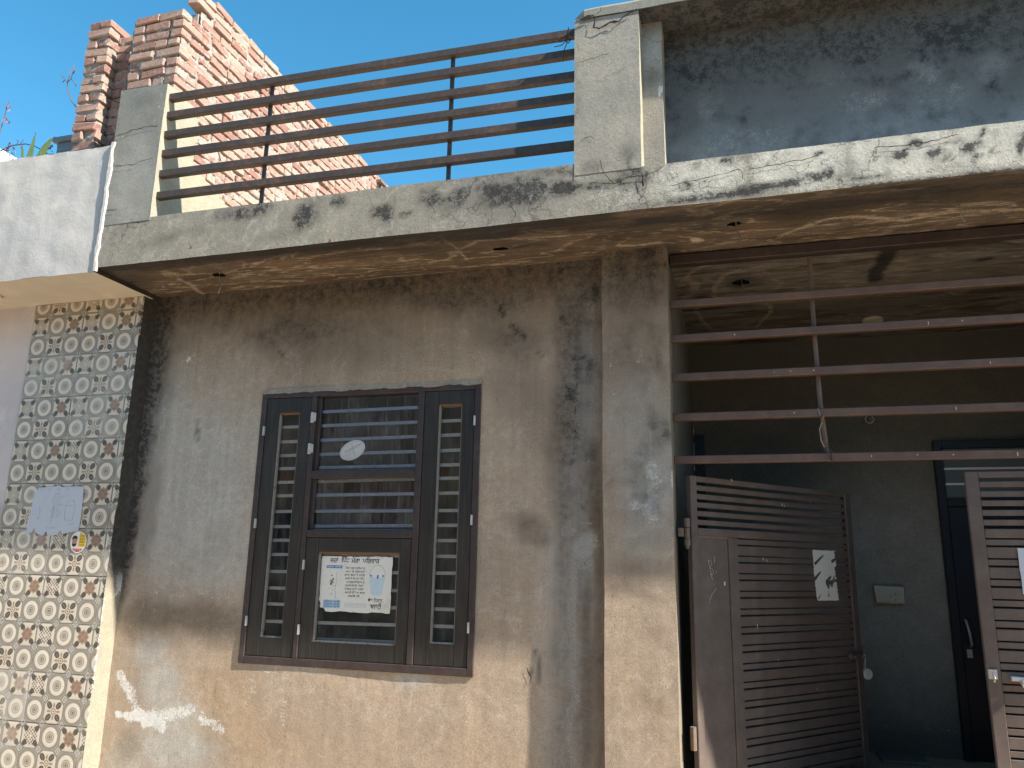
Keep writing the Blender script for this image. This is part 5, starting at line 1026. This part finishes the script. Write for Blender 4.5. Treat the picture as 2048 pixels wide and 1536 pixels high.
def gate_paper():
    # remnant on the open leaf, in the leaf's own slant
    t = Vector((math.cos(math.radians(50.2)), math.sin(math.radians(50.2)), 0)); n = Vector((t.y, -t.x, 0)); o = Vector((-.248, .045, 0))
    T = thing('torn_paper', 'torn strip of white paper left on the open gate leaf', 'paper', tuple(o + t * 1.04 + n * .012 + Vector((0, 0, 1.35))))
    rnd = random.Random(9); N = 70
    zs = np.linspace(1.350, 1.618, N); L = []; Rr = []
    for z in zs:
        L.append(.938 + .008 * nz(z * 30, 0, 1) + .010 * nz(z * 90, 3, 1) + .014 * max(0, (1.47 - z) / .12)); Rr.append(1.140 + .012 * nz(z * 26, 4, 1) + .016 * nz(z * 80, 9, 1) - .012 * (abs(z - 1.50) < .03))
    # slanting tears: (u, z) -> (u, z), half width
    tears = [(.955, 1.545, 1.03, 1.59, .009), (.940, 1.462, .995, 1.50, .009), (1.05, 1.440, 1.145, 1.462, .012), (1.045, 1.452, 1.09, 1.478, .010), (1.06, 1.42, 1.075, 1.475, .009), (1.09, 1.43, 1.12, 1.478, .009), (1.11, 1.56, 1.145, 1.575, .010), (.965, 1.36, .985, 1.385, .004), (1.055, 1.372, 1.06, 1.40, .004)]
    def q(u, z, d=.0): return tuple(o + t * u + n * (.0125 + d) + Vector((0, 0, z)))
    M_ = 44; us = np.linspace(0, 1, M_); m = MB(); idx = {}
    def vid(i, j):
        if (i, j) not in idx:
            u = L[i] + (Rr[i] - L[i]) * us[j]; idx[i, j] = len(m.v); m.v.append(q(u, zs[i] + (.003 * nz(u * 60, 2, 2) if i in (0, N - 1) else 0), .0012 * nz(u * 14, zs[i] * 14, 0)))
        return idx[i, j]
    for i in range(N - 1):
        for j in range(M_ - 1):
            u = L[i] + (Rr[i] - L[i]) * (us[j] + .5 / M_); z = zs[i] + .002
            hit = False
            for u0, z0, u1, z1, w in tears:
                dx, dz = u1 - u0, z1 - z0; k = max(0, min(1, ((u - u0) * dx + (z - z0) * dz) / (dx * dx + dz * dz)))
                if math.hypot(u - u0 - k * dx, z - z0 - k * dz) < w * (1 - .5 * k): hit = True
            if not hit: m.f.append((vid(i, j), vid(i, j + 1), vid(i + 1, j + 1), vid(i + 1, j)))
    m.build('paper', MT['paper'], T)
    y = .045 - .0165
    P = thing('wall_poster', 'pale blue paper pasted on the closed gate leaf', 'poster', (1.30, y, 1.42))
    MB().prism(jag(1.138, 1.46, 1.425, 1.618, .02, .002, 12), lambda u, v, w: (u, y - w, v), .001).build('paper', MT['paper_blue'], P)
gate_paper()

def padlock():
    t = Vector((math.cos(math.radians(50.2)), math.sin(math.radians(50.2)), 0)); n = Vector((t.y, -t.x, 0)); c = Vector((-.248, .045, 0)) + t * 1.345 + n * .02
    T = thing('padlock', 'round silver padlock hanging open from the bolt of the inward gate leaf', 'padlock', (c.x, c.y, .95))
    q = lambda a, b, z: tuple(c + Vector((.92, .39, 0)) * a + Vector((.39, -.92, 0)) * b + Vector((0, 0, z)))
    poly = [(.030 * math.cos(s), .030 * math.sin(s)) for s in np.linspace(0, 2 * math.pi, 19)[:-1]] 
    MB().prism([(u, v + .955) for u, v in poly], lambda u, v, w: q(u, w - .009, v), .018).build('lock_body', MT['lock'], T, .004)
    MB().prism([(u * .5, v * .5 + .955) for u, v in poly], lambda u, v, w: q(u, w + .009, v), .002).build('lock_face', MT['steel'], T, .0005)
    MB().tube([q(-.010, 0, .983), q(-.004, 0, 1.03), q(.002, 0, 1.048), q(-.008, 0, 1.058), q(-.020, 0, 1.048), q(-.030, 0, 1.005)], .0035, 6).build('shackle', MT['steel'], T, smooth=True)
padlock()

def switch_box():
    T = thing('switch_box', 'small beige switch board fixed on the dark porch back wall', 'switch board', (.89, BY, 1.37))
    MB().prism([(.800, 1.425), (.982, 1.418), (.980, 1.312), (.812, 1.314)], lambda u, v, w: (u, BY - .004 - w, v), .045).build('cover', MT['switch'], T, .004)
    for i, (x, z) in enumerate(((.845, 1.335), (.875, 1.335), (.905, 1.36), (.935, 1.335), (.935, 1.375), (.955, 1.375))):
        MB().box((x - .010, BY - .0555, z - .012), (x + .010, BY - .049, z + .012)).build('switch', MT['switch'], T, .002)
switch_box()
def lamp_holder():
    T = thing('lamp_holder', 'small round lamp holder on the porch back wall above the switch board', 'lamp holder', (.867, BY, 2.523))
    MB().tube([(.867, BY - .004, 2.523), (.867, BY - .03, 2.523)], .030, 14).build('holder_base', MT['switch'], T)
    MB().tube([(.867, BY - .03, 2.523), (.867, BY - .07, 2.515)], [.021, .017], 12).build('socket', MT['room'], T)
lamp_holder()

def hooks():
    def hook(pts, label, mt='rusty', r=.0045, curl=True):
        return wire('ceiling_hook', label, pts, r, mt, 'hook', 'wires and hooks hanging from the soffit')
    hook([(.035, -.277, S + .03), (.036, -.277, S - .005), (.040, -.275, S - .04), (.050, -.275, S - .075), (.056, -.275, S - .098), (.052, -.275, S - .103), (.047, -.275, S - .092)], 'bent rusty hook hanging from the broken soffit hole above the gate pilaster')
    hook([(.985, -.289, S + .01), (.988, -.289, S - .05), (.992, -.289, S - .085), (1.002, -.289, S - .10), (.996, -.289, S - .118), (.982, -.289, S - .112), (.982, -.289, S - .10)], 'thin wire with a looped end below the soffit at the upper frame edge', 'pale_wire', .0028)
    hook([(-2.852, -.267, S + .02), (-2.848, -.267, S - .02), (-2.838, -.265, S - .05), (-2.835, -.265, S - .075), (-2.848, -.265, S - .12)], 'thin pale wire dangling from the soffit hole left above the window', 'pale_wire', .0022)
    hook([(.058, .541, S + .03), (.06, .541, S - .02), (.068, .541, S - .05)], 'short rusty hook stub in the ringed hole inside the porch ceiling')
    me = MB()
    T = thing('wall_nail', 'short dark nail stub on the bottom edge of the slab fascia', 'nail', (-1.98, FY, 3.125), mesh=MB().tube([(0, .006, 0), (0, -.014, .002)], .005, 6).mesh('wall_nail', MT['rusty']))
    R_ = thing('ceiling_box', 'shallow round ceiling box ring deep in the porch ceiling', 'ceiling box', (.876, 1.425, S), mesh=MB().tube([(0, 0, .01), (0, 0, -.02)], .062, 16).mesh('ceiling_box', MT['switch']))
hooks()

# ------------------------------------------------------------------ on the neighbour's roof
def roof_things():
    T = thing('planter_pot', 'grey blue plastic planter behind the white parapet beside the brick pier', 'planter', (-4.18, -.28, 4.0))
    MB().prism([(-4.235, 3.85), (-4.06, 3.85), (-4.04, 4.17), (-4.245, 4.17)], lambda u, v, w: (u, -.25 + w, v), .16).build('pot_body', MT['pot'], T, .006)
    MB().box((-4.268, -.272, 4.168), (-4.02, -.065, 4.205)).build('pot_rim', MT['pot'], T, .006)
    MB().box((-4.235, -.2525, 4.105), (-4.055, -.249, 4.113)).box((-4.238, -.2525, 4.14), (-4.05, -.249, 4.147)).build('pot_rib', MT['pot'], T)
    A = thing('aloe_plant', 'spiky yellow green aloe with pale leaf edges poking above the white parapet', 'plant', (-4.43, -.24, 3.8))
    def blade(pts, ws, nm='leaf'):
        vs = []; fs = []
        for i, ((x, z), w) in enumerate(zip(pts, ws)):
            j = min(i + 1, len(pts) - 1); k = max(i - 1, 0); d = Vector((pts[j][0] - pts[k][0], pts[j][1] - pts[k][1])).normalized(); nx, nz2 = -d.y, d.x
            y = -.25
            vs += [(x + nx * w, y, z + nz2 * w), (x, y + w * .6, z), (x - nx * w, y - .004, z - nz2 * w), (x, y - w * .25, z)]
            if i: b = i * 4; fs += [(b - 4 + k2, b - 4 + (k2 + 1) % 4, b + (k2 + 1) % 4, b + k2) for k2 in range(4)]
        m = MB(); m.add(vs, fs); m.build(nm, MT['leafg'], A)
        e = MB(); e.tube([Vector(vs[i * 4]) for i in range(len(pts))], [max(.0015, w * .16) for w in ws], 4); e.build('leaf_edge', MT['leafm'], A)
    blade([(-4.475, 3.86), (-4.462, 4.04), (-4.452, 4.14), (-4.444, 4.28)], [.034, .032, .024, .001])
    blade([(-4.40, 3.86), (-4.375, 4.06), (-4.335, 4.15), (-4.305, 4.195), (-4.268, 4.222)], [.042, .040, .030, .016, .001])
    blade([(-4.49, 3.86), (-4.505, 4.06), (-4.53, 4.15), (-4.55, 4.22)], [.02, .017, .012, .001])
    blade([(-4.41, 3.86), (-4.40, 4.07), (-4.37, 4.12), (-4.335, 4.16)], [.022, .016, .010, .001])
    F = thing('flowering_twigs', 'dry arching twigs with small mauve flowers at the corner of the white roof', 'plant', (-4.7, -.2, 3.8))
    MB().tube([(-4.95, -.2, 4.05), (-4.80, -.2, 4.215), (-4.70, -.2, 4.245), (-4.58, -.2, 4.24), (-4.50, -.2, 4.215), (-4.42, -.2, 4.17), (-4.34, -.2, 4.12)], [.006, .005, .004, .0035, .003, .003, .002], 5).tube([(-4.72, -.2, 4.24), (-4.73, -.2, 4.18), (-4.70, -.2, 4.13), (-4.66, -.2, 4.14)], .003, 4).tube([(-4.63, -.2, 4.242), (-4.60, -.2, 4.275)], .002, 4).tube([(-4.9, -.2, 4.1), (-4.83, -.2, 4.35), (-4.80, -.2, 4.60)], .004, 4).build('stem', MT['twig'], F)
    rnd = random.Random(21)
    for cx, cz, n_ in ((-4.69, 4.21, 9), (-4.74, 4.235, 7), (-4.36, 4.17, 7), (-4.32, 4.115, 6), (-4.40, 4.14, 4), (-4.80, 4.55, 8), (-4.785, 4.45, 8), (-4.62, 4.25, 3), (-4.68, 4.16, 5)):
        m = MB()
        for k in range(n_):
            p = Vector((cx + rnd.gauss(0, .014), -.2 + rnd.gauss(0, .012), cz + rnd.gauss(0, .014))); a = Vector((rnd.gauss(0, 1), rnd.gauss(0, 1), rnd.gauss(0, 1))).normalized() * .012; b = Vector((rnd.gauss(0, 1), rnd.gauss(0, 1), rnd.gauss(0, 1))).normalized() * .009
            m.add([p - a, p + b, p + a, p - b + Vector((0, .003, 0))], [(0, 1, 2, 3)])
        m.build('flower', MT['petal'], F)
    wire('dry_weed', 'thin dry weed growing sideways out of the left brick pier', [(-3.905, -.42, 4.245), (-3.965, -.44, 4.32), (-4.0, -.45, 4.40), (-4.01, -.45, 4.455), (-3.985, -.45, 4.475)], .0035, 'twig', 'weed', None,
         [[(-4.01, -.45, 4.455), (-4.03, -.45, 4.475), (-4.065, -.45, 4.51)], [(-4.01, -.45, 4.45), (-4.0, -.45, 4.50), (-4.01, -.45, 4.545)], [(-3.985, -.45, 4.475), (-3.975, -.45, 4.53), (-3.985, -.45, 4.58)], [(-3.985, -.45, 4.475), (-3.95, -.45, 4.44), (-3.945, -.44, 4.42)], [(-4.03, -.45, 4.475), (-4.05, -.45, 4.46)], [(-3.975, -.45, 4.51), (-3.96, -.45, 4.54)]])
    wire('bent_rod', 'thin dark rod bridging the gap between the two brick piers', [(-3.765, -.40, 4.345), (-3.70, -.385, 4.315), (-3.63, -.37, 4.285)], .0035, 'wire', 'rod')
    W = thing('white_roof_wall', 'sunlit white rendered wall at the far left behind the parapet', 'wall', (-6, .5, 3.2), mesh=MB().box((-1.4, -.55, 0), (.5, 2.6, 1.44)).mesh('white_roof_wall', MT['white'], .01))
roof_things()
